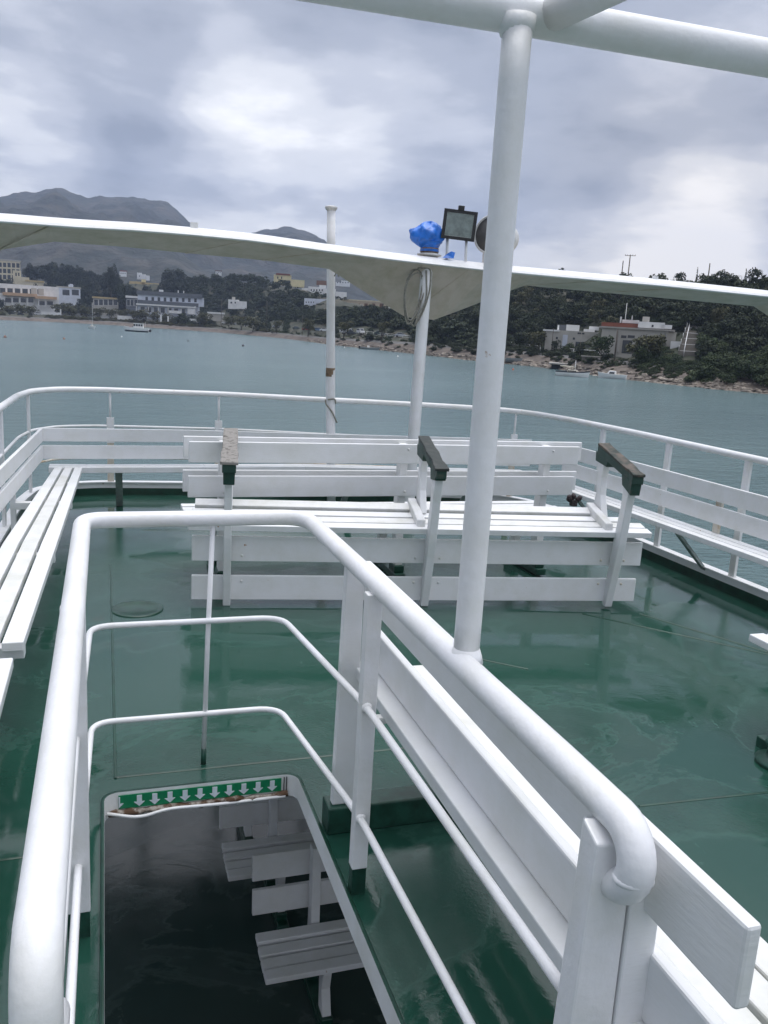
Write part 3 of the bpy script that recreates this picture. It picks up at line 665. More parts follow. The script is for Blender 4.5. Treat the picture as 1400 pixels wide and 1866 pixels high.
def bow_bench():
    r = empty('bow_bench', (1.6, 7.6, 0), 'white slatted bench across the bow under the guard rail', 'bench')
    pts = [(-0.515, 7.64), (0.66, 7.70), (1.9, 7.60), (3.3, 7.50), (3.95, 7.42)]
    for z0, z1 in ((0.475, 0.59), (0.625, 0.735)):
        b = MB()
        for (xa, ya), (xb, yb) in zip(pts[:-1], pts[1:]): b.board((xa, ya, (z0+z1)/2), (xb, yb, (z0+z1)/2), (0, 0, z1-z0), (0, 0.024, 0))
        b.build('backrest_slat', M['wood'], r, 0.003)
    sp = [(-0.46, 7.515), (-0.16, 7.51), (0.83, 7.56), (1.09, 7.57), (1.75, 7.62), (2.2, 7.56), (3.9, 7.35)]
    for k in range(2):
        b = MB(); dy = .085*k
        for (xa, ya), (xb, yb) in zip(sp[:-1], sp[1:]): b.hexa([(xa, ya+dy, .375), (xb, yb+dy, .375), (xb, yb+dy+.075, .375), (xa, ya+dy+.075, .375), (xa, ya+dy, .425), (xb, yb+dy, .425), (xb, yb+dy+.075, .425), (xa, ya+dy+.075, .425)])
        b.build('seat_slat', M['wood'], r, 0.004)
    for x in (0.08, 2.2, 3.4):
        y = np.interp(x, [p[0] for p in sp], [p[1] for p in sp])
        b = MB(); b.board((x+.02, y+.05, .40), (x+.03, y+.42, .0), (0.06, 0, 0), (0, 0.012, 0.012)); b.build('leg', M['steel'], r)
bow_bench()
def starboard_bench():
    r = empty('starboard_bench', (4.1, 4.5, -.06), 'long white slatted bench along the right deck edge', 'bench')
    line = [(4.30, 0.5), (4.19, 4.4), (4.08, 7.0)]
    for z0, z1 in ((0.475, 0.60), (0.635, 0.76)):
        b = MB(); ys = (0.5, 2.5, 4.4, 5.8, 7.0)
        for a, c in zip(ys[:-1], ys[1:]):
            b.board((line_at(line, a), a, (z0+z1)/2), (line_at(line, c), c, (z0+z1)/2), (0, 0, z1-z0), (.024, 0, 0))
        b.build('backrest_slat', M['wood'], r, 0.003)
    for k in range(3):
        b = MB(); ys = (0.5, 2.5, 4.4, 5.8, 7.0)
        for a, c in zip(ys[:-1], ys[1:]):
            xa, xc = line_at(line, a)-.205+.078*k, line_at(line, c)-.205+.078*k
            b.hexa([(xa, a, .365), (xa+.066, a, .365), (xc+.066, c, .365), (xc, c, .365), (xa, a, .405), (xa+.066, a, .405), (xc+.066, c, .405), (xc, c, .405)])
        b.build('seat_slat', M['wood'], r, 0.004)
    for y in (5.12, 2.9, 6.5):
        x = line_at(line, y); b = MB()
        b.board((x-.17, y, .365), (x+.20, y+.06, .02), (0, 0.05, 0), (.014, 0, .014)); b.build('brace', M['steel'], r)
    for y in (4.95, 6.0):
        x = line_at(line, y); b = MB(); b.box(x-.01+.02, x+.03, y-.03, y+.03, .36, .75); b.build('backrest_support', M['rust'], r)
starboard_bench()

# --- bench fixed beside the stair rail
def stair_bench():
    r = empty('stair_bench', (1.0, 1.8, 0), 'white slatted bench standing against the right side of the stair rail', 'bench')
    Y0, Y1 = 0.79, 2.62
    b = MB(); b.hexa([(0.812, Y0, .812), (0.838, Y0, .812), (0.838, Y1, .812), (0.812, Y1, .812), (0.812, Y0, .945), (0.838, Y0, .945), (0.838, Y1, .945), (0.812, Y1, .945)]); b.build('backrest_slat', M['wood'], r, 0.006)
    b = MB(); b.hexa([(0.838, Y0+.02, .60), (0.864, Y0+.02, .60), (0.864, Y1, .60), (0.838, Y1, .60), (0.838, Y0+.02, .728), (0.864, Y0+.02, .728), (0.864, Y1, .728), (0.838, Y1, .728)]); b.build('backrest_slat', M['wood'], r, 0.006)
    b = MB(); b.box(0.783, 0.852, Y0+.05, 2.60, .558, .599); b.build('rear_slat', M['wood'], r, 0.004)
    for x, z in ((0.90, .50), (1.0, .475), (1.10, .455), (1.20, .447), (1.285, .445)):
        b = MB(); b.box(x, x+.075, Y0+.06, 2.86, z-.035, z); b.build('seat_slat', M['woodb'], r, 0.006)  # duller paint puts the shade behind the backrest into the seat colour
    for y in (1.065, 2.555):
        b = MB(); x0 = .728
        b.hexa([(.722, y-.015, .10), (.80, y-.015, .10), (.80, y+.018, .10), (.722, y+.018, .10), (.732, y-.015, .945), (.795, y-.015, .945), (.795, y+.018, .945), (.732, y+.018, .945)])
        b.box(.80, 1.34, y-.015, y+.018, .385, .41)
        b.prism([(1.10, y-.015, .09), (1.18, y-.015, .09), (1.22, y-.015, .25), (1.25, y-.015, .385), (1.15, y-.015, .385), (1.13, y-.015, .25)], (0, .033, 0))
        b = b.build('leg_frame', M['wood'], r, 0.005)
        f = MB(); f.box(.705, 1.30, y-.035, y+.055, 0.0, .10); f.build('foot', M['greenp'], b, 0.006)
    b = MB(); b.box(.786, .846, 1.003, 1.058, .02, .85); b.build('upright', M['wood'], r, .004)
stair_bench()

# --- benches with legs, built along local x, facing +y, origin at the rear left foot
def plain_bench(name, label, loc, rz, length, legs, group=None, double=False, mats=('wood', 'wood'), bz=((.595, .735, -.012), (.825, .958, -.045))):
    r = empty(name, loc, label, 'bench', group, rz)
    w0, w1 = M[mats[0]], M[mats[1]]; Z = np.zeros(3)
    for z0, z1, y in bz:
        b = MB(); b.hexa([(0, y, z0), (length, y, z0), (length, y+.026, z0), (0, y+.026, z0), (0, y-.01, z1), (length, y-.01, z1), (length, y+.016, z1), (0, y+.016, z1)]); b.build('backrest_slat', w0, r, .004, off=Z)
        if double:
            b = MB(); b.box(-.02, length+.10, y+.13, y+.156, z0+.012, z1+.014); b.build('backrest_slat', w1, r, .004, off=Z)
    for k, (y, z) in enumerate(((.13, .47), (.225, .452), (.32, .445), (.415, .45))):
        b = MB(); b.box(0, length, y, y+.08, z-.036, z); b.build('seat_slat', w1, r, .005, off=Z)
    for x in legs:
        b = MB()
        b.prism([(x, .0, .1), (x, .09, .1), (x, .12, .45), (x, .085, .95), (x, .015, .95), (x, .03, .45)], (.055, 0, 0))
        b.prism([(x, .37, .1), (x, .47, .1), (x, .42, .25), (x, .45, .405), (x, .34, .405), (x, .36, .25)], (.055, 0, 0))
        b.box(x+.005, x+.05, .05, .45, .36, .408)
        b = b.build('leg_frame', w1, r, .005, off=Z)
        f = MB(); f.box(x-.012, x+.067, -.05, .55, 0, .05); f.box(x-.008, x+.063, -.02, .11, .05, .101); f.box(x-.008, x+.063, .35, .49, .05, .101); f.build('foot', M['greenp'], b, .006, off=Z)
    return r
plain_bench('deck_bench', 'white bench facing the bow behind the bench with green armrests', (0.487, 5.40, 0), R_(0.3), 2.76, (.2, 1.42, 2.52), None, True)
plain_bench('deck_bench', 'white bench end poking in at the right edge over open deck', (3.28, 1.0, -.01), R_(90), 1.98, (.25, 1.1, 1.72))
b1 = plain_bench('lower_bench', 'nearest grey slatted bench seen down through the stair hatch', (0.82, 4.60, -2.35), R_(180), 1.6, (.3, 1.2), 'benches on the deck below', mats=('wood', 'wood'), bz=((.50, .665, -.012), (.715, .885, -.04)))
b1.location = (0.82+1.6, 4.56, -2.35)
b2 = copy_tree(b1); b2.location = (0.74+1.6, 5.52, -2.35); b2['label'] = 'farther grey bench under the deck, partly behind the nearest one'
b3 = copy_tree(b1); b3.location = (0.66+1.6, 6.45, -2.35); b3['label'] = 'last grey bench below, only its edge showing under the arrow strip'

# --- bench with the green topped armrests, tipped forward
def armrest_bench():
    O = np.array([0.69, 4.99, 0.0]); th = R_(-8.5); u = np.array([math.cos(th), math.sin(th), 0]); v = np.array([-math.sin(th), math.cos(th), 0]); k = np.array([0, 0, 1.0])
    P = lambda a, b, c: O+u*a+v*b+k*c
    r = empty('armrest_bench', O, 'white slatted bench with three weathered green armrests in mid deck', 'bench')
    def slat(nm, a0, a1, b0, z0, b1, z1, t, m='wood'):     # cross section from (b0,z0) to (b1,z1)
        d = nrm(np.array([b1-b0, z1-z0])); n = np.array([-d[1], d[0]])*t
        q = [(b0, z0), (b1, z1), (b1+n[0], z1+n[1]), (b0+n[0], z0+n[1])]
        b = MB(); b.hexa([P(a0, *q[0]), P(a1, *q[0]), P(a1, *q[1]), P(a0, *q[1]), P(a0, *q[3]), P(a1, *q[3]), P(a1, *q[2]), P(a0, *q[2])]); return b.build(nm, M[m], r, .004)
    slat('apron_slat', -.215, 2.665, .03, .03, .03, .185, -.022); slat('apron_slat', -.215, 2.68, .03, .275, .03, .432, -.022)
    A1 = 2.70
    slat('seat_slat', -.235, A1, -.035, .478, .045, .49, .038)
    slat('seat_slat', -.235, A1, .065, .494, .145, .508, .034, 'woodb'); slat('seat_slat', -.225, A1-.1, .165, .512, .24, .525, .034)
    slat('seat_slat', -.21, A1-.28, .265, .545, .325, .575, .034, 'woodb')
    for i, (a, rear) in enumerate(((0.0, .35), (1.235, .34), (2.475, .33))):
        w = .05
        g = MB(); g.prism([P(a-w/2, .0, .0), P(a-w/2, .055, .005), P(a-w/2, -.01, .45), P(a-w/2, -.06, .70), P(a-w/2, -.065, .86), P(a-w/2, -.165, .86), P(a-w/2, -.13, .70), P(a-w/2, -.10, .45)][::-1], u*(w if i else .045))
        g.build('leg', M['wood'], r, .005)
        g = MB(); g.prism([P(a-w/2, .20, .56), P(a-w/2, .36, .60), P(a-w/2, .33, .72), P(a-w/2, .345, .85), P(a-w/2, .37, .96), P(a-w/2, .24, .95), P(a-w/2, .275, .82), P(a-w/2, .265, .70)][::-1], u*.045)
        g.build('armrest_support', M['wood'], r, .005)
        if i:
            g = MB(); g.hexa([P(a-.085, -.01, .50), P(a-.03, -.01, .50), P(a-.03, .34, .56), P(a-.085, .34, .56), P(a-.085, -.0, .565), P(a-.03, -.0, .565), P(a-.03, .34, .635), P(a-.085, .34, .635)]); g.build('end_rail', M['woodb'], r, .008)
        # armrest: green batten, worn cap
        rnd = random.Random(20+i); bw = .034 if i else .036
        def arm(nm, z0, z1, b0, b1, wd, m, par=None, jag=.004):
            V = []; n = 8
            for s_ in range(n+1):
                t = s_/n; bb = b0+(b1-b0)*t; zz = .865+(bb+.17)*.21
                jw = wd+rnd.uniform(-jag, jag); jz = rnd.uniform(-jag, jag)*.7
                V += [P(a-jw, bb, zz+z0), P(a+jw, bb, zz+z0), P(a+jw, bb, zz+z1+jz), P(a-jw, bb, zz+z1-jz)]
            F = [(3, 2, 1, 0), (4*n, 4*n+1, 4*n+2, 4*n+3)]
            for s_ in range(n):
                for j in range(4): F.append((4*s_+j, 4*s_+(j+1) % 4, 4*s_+4+(j+1) % 4, 4*s_+4+j))
            b = MB(); b.add(V, F); return b.build(nm, M[m], par or r, .004)
        e = arm('armrest', .0, .05, -.205, rear+.03, bw, 'armgreen')
        arm('worn_cap', .05, .068, -.215, rear+.02, bw+(.012 if i == 0 else .004), ('oldwood', 'armdark', 'armbrown')[i], e, .005)
        g = MB(); g.hexa([P(a-.032, -.185, .785+(.06 if i == 1 else 0)), P(a+.032, -.185, .785+(.06 if i == 1 else 0)), P(a+.032, -.055, .83), P(a-.032, -.055, .83), P(a-.034, -.195, .868), P(a+.034, -.195, .868), P(a+.034, -.04, .895), P(a-.034, -.04, .895)]); g.build('bracket', M['armgreen'], e, .004)
        g = MB(); g.hexa([P(a-.032, .2, .90), P(a+.032, .2, .90), P(a+.032, .385, .915), P(a-.032, .385, .915), P(a-.034, .18, .945), P(a+.034, .18, .945), P(a+.034, .39, .985), P(a-.034, .39, .985)]); g.build('bracket', M['armgreen'], e, .004)
armrest_bench()
def bolts():
    r = bpy.data.objects['armrest_bench']; th = R_(-8.5); u = np.array([math.cos(th), math.sin(th), 0]); v = np.array([-math.sin(th), math.cos(th), 0]); O = np.array([0.69, 4.99, 0.0])
    for a in (0.085, 1.16, 1.32, 2.40, 2.56):
        for z in (.15, .31):
            b = MB(); b.lathe([(.009, 0), (.008, .004), (.003, .006)], O+u*a+v*.03+np.array([0, 0, z]), -v, 8); b.build('bolt', M['rust' if a > 2.3 else 'woodb'], r)
    r = [o for o in bpy.data.objects if o.name.startswith('deck_bench')][0]
    for x in (.228, 1.448, 2.548):
        for z in (.63, .925):
            b = MB(); b.lathe([(.009, 0), (.008, .004), (.003, .006)], (x, -.055+.028*(z < .8), z), (0, -1, 0), 8); b.build('bolt', M['woodb'], r, off=np.zeros(3))
    r = bpy.data.objects['stair_bench']
    for y in (1.06, 2.5):
        for x, z in ((.809, .85), (.809, .91), (.836, .64), (.836, .69)):
            b = MB(); b.lathe([(.009, 0), (.008, .004), (.003, .006)], (x, y+.1 if y < 2 else y, z), (-1, 0, .05), 8); b.build('bolt', M['woodb'], r)
bolts()
db = MB(); rnd = random.Random(8); c0 = at_y(1046, 909, 5.12)
for i in range(9):
    q = c0+np.array([rnd.uniform(-.04, .04), rnd.uniform(-.02, .02), rnd.uniform(-.012, .022)])
    db.lathe([(0.006, -.02), (.016, -.01), (.018, .006), (.006, .02)], q, (rnd.uniform(-1, 1), rnd.uniform(-1, 1), rnd.uniform(-1, 1)), 7)
db.box(c0[0]-.02, c0[0]+.02, c0[1]-.02, c0[1]+.02, c0[2]-.05, c0[2]-.01)
tag(db.build('strap_bundle', M['debris']), 'small dark bundle of rotten strap at the back of the bench seat', 'strap')
c0 = at_z(1404, 1392, 0.0); bo = MB(); bo.lathe([(0.10, -.01), (.10, .012), (.062, .02), (.055, .06), (.07, .085), (.06, .1), (.02, .105)], (c0[0]+.05, c0[1], 0), n=20)
tag(bo.build('deck_bollard', M['greenp'], bevel=0), 'dark green deck fitting cut by the right edge of the frame', 'deck fitting')
# ================================================================= WATER AND SHORE
def water_mat():
    m = bpy.data.materials.new('sea_water'); m.use_nodes = True; nt = m.node_tree; N = nt.nodes; L = nt.links
    b = N['Principled BSDF']; tc = N.new('ShaderNodeTexCoord'); src = tc.outputs['Object']
    b.inputs['Roughness'].default_value = 0.2; b.inputs['IOR'].default_value = 1.33
    def noise(s, d, r, st, dist=0.0):
        n = N.new('ShaderNodeTexNoise'); n.inputs['Scale'].default_value = s; n.inputs['Detail'].default_value = d; n.inputs['Roughness'].default_value = r; n.inputs['Distortion'].default_value = dist
        mp = N.new('ShaderNodeMapping'); mp.inputs[3].default_value = st; mp.inputs[2].default_value = (0, 0, R_(-20)); L.new(src, mp.inputs[0]); L.new(mp.outputs[0], n.inputs['Vector']); return n.outputs['Fac']
    rp = N.new('ShaderNodeValToRGB'); L.new(noise(0.012, 4, 0.55, (1, 2.2, 1)), rp.inputs[0])
    e = rp.color_ramp.elements; e[0].position, e[0].color = 0.35, (0.064, 0.116, 0.120, 1); e[1].position, e[1].color = 0.65, (0.092, 0.152, 0.154, 1)
    L.new(rp.outputs[0], b.inputs['Base Color'])
    h = None
    for s, d, st, k, dist in ((0.30, 4, (1, 2.0, 1), 0.6, .06), (1.3, 4, (1, 2.4, 1), 0.6, .03), (5.0, 3, (1, 1.8, 1), 0.5, .008)):
        bp = N.new('ShaderNodeBump'); bp.inputs['Strength'].default_value = k; bp.inputs['Distance'].default_value = dist*8
        L.new(noise(s, d, 0.6, st, 0.3), bp.inputs['Height'])
        if h is not None: L.new(h, bp.inputs['Normal'])
        h = bp.outputs[0]
    L.new(h, b.inputs['Normal']); return m
wm = MB(); wm.add([(-3400, -600, SEA), (3400, -600, SEA), (3400, 3600, SEA), (-3400, 3600, SEA)], [(0, 1, 2, 3)])
wm.build('water', water_mat()).__setitem__('kind', 'structure')

# shoreline traced as waterline points, land falls away behind it
SHORE = [(-700, 548), (-350, 566), (-100, 577), (0, 583), (100, 587), (200, 592), (300, 599), (400, 606), (500, 615), (600, 628), (700, 639), (800, 650), (850, 656), (900, 661), (1000, 671), (1100, 687), (1200, 698), (1300, 709), (1400, 718), (1600, 742), (1900, 790), (2300, 850)]
RIDGE = [(-700, 510, 250), (-350, 510, 250), (0, 512, 250), (100, 510, 220), (200, 518, 200), (300, 518, 200), (400, 512, 190), (480, 513, 190), (540, 522, 190), (600, 536, 180), (640, 548, 180), (690, 562, 170), (720, 566, 160), (760, 568, 130), (800, 560, 110), (850, 540, 100), (900, 528, 95), (1000, 527, 90), (1100, 536, 85), (1200, 534, 85), (1300, 536, 80), (1400, 545, 75), (1600, 560, 75), (1900, 580, 75), (2300, 620, 75)]
def az_of(px, py): d = ray(px, py); return math.atan2(d[0], d[1])
_saz = [az_of(*s) for s in SHORE]; _sd = [math.hypot(*(at_z(x, y, SEA)[:2])) for x, y in SHORE]
_raz = [az_of(x, y) for x, y, d in RIDGE]; _rd = [d for x, y, d in RIDGE]
def shore_d(az): return float(np.interp(az, _saz, _sd))
def ridge_off(az): return float(np.interp(az, _raz, _rd))
_rz = []
for (x, y, d), a in zip(RIDGE, _raz): _rz.append(at_d(x, y, shore_d(a)+d)[2])
def ridge_z(az): return float(np.interp(az, _raz, _rz))
def ground(az, off):
    so = [-30, -6, 0, 4, 10, 16, 30]; sz = [-9, -5.6, SEA-.05, SEA+.55, SEA+1.5, SEA+2.0, SEA+2.4]
    w = min(1.0, max(0.0, (az-0.22)/0.12)); hi = 1+.5*w; base30 = SEA+2.4*hi
    if off <= 30:
        v = float(np.interp(off, so, sz)); return SEA+(v-SEA)*hi if v > SEA else v
    dr = ridge_off(az); zr = ridge_z(az); t = (off-30)/(dr-30)
    if t <= 1:
        w = min(1.0, max(0.0, (az-0.12)/0.15)); s = t*t*(3-2*t); lin = t**0.85
        flat = max(0, (t-.35)/.65)**1.5
        return base30+(zr-base30)*(lin*w+flat*(1-w))
    return zr-(off-dr)*0.05
def pol(az, dist, z): return (math.sin(az)*dist, math.cos(az)*dist, z)
AZS = np.linspace(_saz[0], _saz[-1], 150)
def land_strip(name, offs, m, jig=0.0, kind='structure', smooth=True):
    rnd = random.Random(name); mb = MB(); V = []
    for az in AZS:
        for o in offs:
            jz = rnd.uniform(-jig, jig) if o not in (offs[0], offs[-1]) else 0.0
            V.append(pol(az, shore_d(az)+o, ground(az, o)+jz))
    k = len(offs)
    mb.add(V, [(i*k+j, i*k+j+1, (i+1)*k+j+1, (i+1)*k+j) for i in range(len(AZS)-1) for j in range(k-1)], 0, smooth)
    o = mb.build(name, m); o['kind'] = kind; return o
def beach_mat():
    m = mat('beach_ground', (0.055, 0.045, 0.036), 0.9, color2=(0.15, 0.122, 0.10), vscale=0.35, thr=(0.35, 0.62), bump=0.8, bscale=1.2, bdist=0.3); return m
land_strip('beach', [-30, -6, 0, 1.5, 3, 5, 8, 11], beach_mat(), 0.12)
land_strip('road', [11, 13, 16], mat('road_surface', (0.10, 0.097, 0.092), 0.85, var=0.25, vscale=0.4))
land_strip('land', [16, 22, 30, 42, 56, 72, 90, 110, 135, 165, 200, 250, 320, 420], mat('dry_ground', (0.028, 0.034, 0.018), 0.95, color2=(0.085, 0.075, 0.05), vscale=0.09, thr=(0.45, 0.7), bump=0.6, bscale=0.6, bdist=0.5), 0.5)

# far mountains
def mountains():
    rid = [(-900, 425), (-350, 398), (-150, 378), (-60, 362), (0, 357), (60, 350), (82, 345), (100, 341), (122, 346), (140, 353), (158, 358), (190, 357), (240, 359), (290, 366), (306, 371), (320, 381), (345, 404), (372, 421), (400, 431), (430, 430), (470, 421), (490, 417), (510, 413), (530, 412), (548, 416), (568, 425), (590, 437), (612, 462), (640, 490), (668, 518), (700, 548), (740, 572), (780, 590), (840, 602)]
    az = [az_of(*p) for p in rid]; D1, D0 = 2600.0, 900.0
    zr = [at_d(x, y, D1)[2] for x, y in rid]
    A = np.linspace(az[0], az[-1], 360); rs = np.linspace(0, 1.25, 70); V = []
    from mathutils import noise as mn
    for a in A:
        top = float(np.interp(a, az, zr))
        for t in rs:
            d = D0+(D1-D0)*t; f = t**1.15 if t <= 1 else max(0, 1-(t-1)*1.2)
            p = Vector((math.sin(a)*d, math.cos(a)*d, 0))
            nz = mn.fractal(p*0.004, 1.0, 2.0, 5)*60*min(1, 4*t*(1.02-t)+.02 if t < 1 else .1)+mn.fractal(p*0.02, 1.0, 2.0, 4)*7*min(1, t*3)
            V.append((p[0], p[1], -3+(top+3)*f+nz))
    k = len(rs); mb = MB(); mb.add(V, [(i*k+j, i*k+j+1, (i+1)*k+j+1, (i+1)*k+j) for i in range(len(A)-1) for j in range(k-1)], 0, True)
    m = mat('mountain_scrub', (0.016, 0.021, 0.014), 0.95, color2=(0.075, 0.066, 0.052), vscale=0.016, thr=(0.46, 0.74), bump=1.0, bscale=0.03, bdist=14)
    mb.build('hills', m).__setitem__('kind', 'structure')
mountains()

# ---------------------------------------------------------------- foliage
LEAF = {k: mat('leaf_'+k, c, 0.75, spec=0.25, color2=c2, vscale=v, thr=(.35, .65), island=0.35) for k, c, c2, v in (
    ('dark', (0.016, 0.026, 0.013), (0.042, 0.052, 0.024), .25), ('pine', (0.014, 0.022, 0.014), (0.03, 0.036, 0.02), .3), ('olive', (0.045, 0.05, 0.022), (0.09, 0.088, 0.042), .4),
    ('green', (0.020, 0.038, 0.014), (0.05, 0.066, 0.024), .3), ('palm', (0.02, 0.03, 0.015), (0.04, 0.05, 0.025), .5))}
M['bark'] = mat('bark', (0.06, 0.05, 0.04), 0.9, var=0.3, vscale=3)
def crown_data(rng, n, lobes, size, shape='round', leaf=0.12):
    """leaf quads for a crown about 1 m in radius standing on z=0"""
    C = []
    for i in range(lobes):
        if shape == 'cone':
            h = (i+.5)/lobes; a = rng.uniform(0, 6.28); r = .5*(1-h)+.04; C.append((math.cos(a)*r*.6, math.sin(a)*r*.6, h*3.0+.2, .42*(1-h)+.14, .40))
        elif shape == 'flat':
            a = rng.uniform(0, 6.28); r = rng.uniform(0.1, .72); C.append((math.cos(a)*r, math.sin(a)*r, rng.uniform(.3, 1.0), rng.uniform(.28, .48), rng.uniform(.25, .36)))
        else:
            a = rng.uniform(0, 6.28); r = rng.uniform(0.05, .6); C.append((math.cos(a)*r, math.sin(a)*r, rng.uniform(.35, 1.35), rng.uniform(.3, .5), rng.uniform(.3, .46)))
    C = np.array(C); w = C[:, 3]**2; idx = rng.choice(len(C), n, p=w/w.sum())
    d = rng.normal(size=(n, 3)); d /= np.linalg.norm(d, axis=1)[:, None]; d[:, 2] = np.where(d[:, 2] < -.4, -d[:, 2], d[:, 2])
    rr = rng.uniform(.55, 1.12, n)**.6
    p = C[idx, :3]+d*rr[:, None]*np.stack([C[idx, 3], C[idx, 3], C[idx, 4]], 1)
    nn = d+rng.normal(size=(n, 3))*.55; nn /= np.linalg.norm(nn, axis=1)[:, None]
    a = np.cross(nn, rng.normal(size=(n, 3))); a /= np.linalg.norm(a, axis=1)[:, None]; b = np.cross(nn, a)
    s = leaf*rng.uniform(.6, 1.4, n)[:, None]; t = s*rng.uniform(.55, 1.0, n)[:, None]
    V = np.stack([p-a*s, p-b*t*.8+a*s*.1, p+a*s, p+b*t*.8], 1)
    V[:, :, 2] = np.maximum(V[:, :, 2], 0.02)
    return (V*size).astype(np.float32)
def quads_mesh(name, Q, m):
    n = len(Q); me = bpy.data.meshes.new(name)
    me.vertices.add(4*n); me.vertices.foreach_set('co', Q.reshape(-1))
    me.loops.add(4*n); me.loops.foreach_set('vertex_index', np.arange(4*n, dtype=np.int32))
    me.polygons.add(n); me.polygons.foreach_set('loop_start', np.arange(0, 4*n, 4, dtype=np.int32))
    me.materials.append(m); me.update(calc_edges=True); return me
RNG = np.random.default_rng(4)
MASKS = []            # pixel boxes that must stay unhidden, with their distance: (x0, x1, y0, y1, D)
def masked(p, h, r):
    D = math.hypot(p[0], p[1]); x, y0 = proj((p[0], p[1], p[2])); _, y1 = proj((p[0], p[1], p[2]+h)); w = r/D*FOC*.8
    for a, b, c, d, dm in MASKS:
        if D < dm+14 and x+w > a and x-w < b and y1 < d and y0 > c: return True
    return False
def wood(name, leafm, protos, n, az0, az1, o0, o1, s0, s1, hmul=1.0, seed=1, bias=1.0, label=None):
    rng = np.random.default_rng(seed); out = []; tries = 0
    while len(out) < n and tries < n*8:
        tries += 1
        az = rng.uniform(az0, az1); f = rng.uniform(0, 1)**bias; lo = o0(az) if callable(o0) else o0; hi = o1(az) if callable(o1) else o1
        off = lo+(hi-lo)*f; s = rng.uniform(s0, s1); d = shore_d(az)+off
        p = np.array(pol(az, d, ground(az, off)-.3))
        if masked(p, s*1.7*hmul, s): continue
        q = protos[rng.integers(len(protos))]; a = rng.uniform(0, 6.28); c, sn = math.cos(a), math.sin(a)
        Rm = np.array([[c, -sn, 0], [sn, c, 0], [0, 0, hmul*rng.uniform(.85, 1.2)]], np.float32)
        out.append((q @ Rm.T)*s+p.astype(np.float32))
    Q = np.concatenate(out, 0); me = quads_mesh(name, Q, leafm); o = bpy.data.objects.new(name, me); col.objects.link(o)
    o['kind'] = 'stuff'; return o
PR = {'round': [crown_data(RNG, 330, 9, 1.0, 'round', .115) for _ in range(5)], 'flat': [crown_data(RNG, 330, 8, 1.0, 'flat', .12) for _ in range(5)],
      'cone': [crown_data(RNG, 650, 26, 1.0, 'cone', .10) for _ in range(4)],
      'fine': [crown_data(RNG, 900, 12, 1.0, 'round', .075) for _ in range(4)], 'finef': [crown_data(RNG, 900, 12, 1.0, 'flat', .075) for _ in range(4)]}

# ---------------------------------------------------------------- buildings
BM = {k: mat('wall_'+k, c, 0.85, var=.10, vscale=.35) for k, c in dict(white=(.70, .70, .69), cream=(.58, .52, .38), grey=(.42, .40, .36), beige=(.46, .38, .28), ochre=(.50, .39, .21), bluewhite=(.58, .61, .68), yellow=(.62, .55, .33), tile=(.19, .065, .04), slate=(.12, .13, .145), dark=(.03, .032, .035), awning=(.48, .32, .2), stone=(.22, .2, .17), concrete=(.36, .34, .31), brown=(.12, .065, .04)).items()}
def redist(px, D):
    sd = shore_d(az_of(px, 590))
    if D > 850: return D+(250 if px < 480 else 0)
    if px < 480: return sd+24+(D-400)*.8
    return max(D, sd+14)
def hit(px, py, dmin=6):
    az = az_of(px, py); sd = shore_d(az); o = dmin
    while o < 160:
        p = at_d(px, py, sd+o)
        if p[2] <= ground(az, o)+.05: return p
        o += 1.0
    return at_d(px, py, sd+15)
class Facade:
    """a frontage facing the water, drawn in pixel columns and rows at one real distance"""
    def __init__(s, name, label, px, py, D, cat='building', yaw=0.0, group=None, mask=True):
        D = redist(px, D); s.o = at_d(px, py, D); s.D = D
        a = math.atan2(s.o[0], s.o[1])+yaw; s.u = np.array([math.cos(a), -math.sin(a), 0]); s.v = np.array([math.sin(a), math.cos(a), 0])
        s.r = empty(name, s.o, label, cat, group); s.mask = mask
    def uz(s, px, py, dv=0.0):
        d = ray(px, py); o = s.o+s.v*dv; t = ((o-CP) @ s.v)/(d @ s.v); p = CP+d*t
        return (p-s.o) @ s.u, p[2]
    def blk(s, mb, x0, x1, yt, yb, dep, front=0.0, m=0, ymid=None):
        ym = (yt+yb)/2; u0, _ = s.uz(x0, ym, front); u1, _ = s.uz(x1, ym, front); xm = (x0+x1)/2; _, zt = s.uz(xm, yt, front); _, zb = s.uz(xm, yb, front)
        c = s.o+s.u*(u0+u1)/2+s.v*(front+dep/2); c = np.array([c[0], c[1], (zt+zb)/2])
        mb.obox(c, s.u*(u1-u0)/2, s.v*dep/2, np.array([0, 0, (zt-zb)/2]), m)
        if s.mask and (x1-x0) > 8 and yb-yt > 5: MASKS.append((x0, x1, yt, yt+(yb-yt)*.4, s.D+front))
    def part(s, name, m, boxes, parent=None, bevel=0):
        mb = MB()
        for b in boxes:
            if name == 'wall' and s.r['category'] != 'wall': b = (b[0], b[1], b[2], b[3]+(9 if s.D < 260 else 3))+tuple(b[4:])
            s.blk(mb, *b)
        return mb.build(name, m, parent or s.r, bevel)
    def windows(s, x0, x1, yt, yb, n, fill=.6, m='dark', front=-.05, frame=None, name='window', slope=0.0):
        w = (x1-x0)/n; mk = s.mask; s.mask = False
        for i in range(n):
            a = x0+w*(i+(1-fill)/2); dy = slope*(a-x0)
            f = None
            if frame: f = s.part(name, BM[frame], [(a-w*.06, a+w*fill+w*.06, yt+dy-.5, yb+dy+.5, .1, front-.02)])
            s.part('pane' if frame else name, M['glass'] if m == 'dark' else BM[m], [(a, a+w*fill, yt+dy, yb+dy, .1, front-.05 if frame else front)], f)
        s.mask = mk

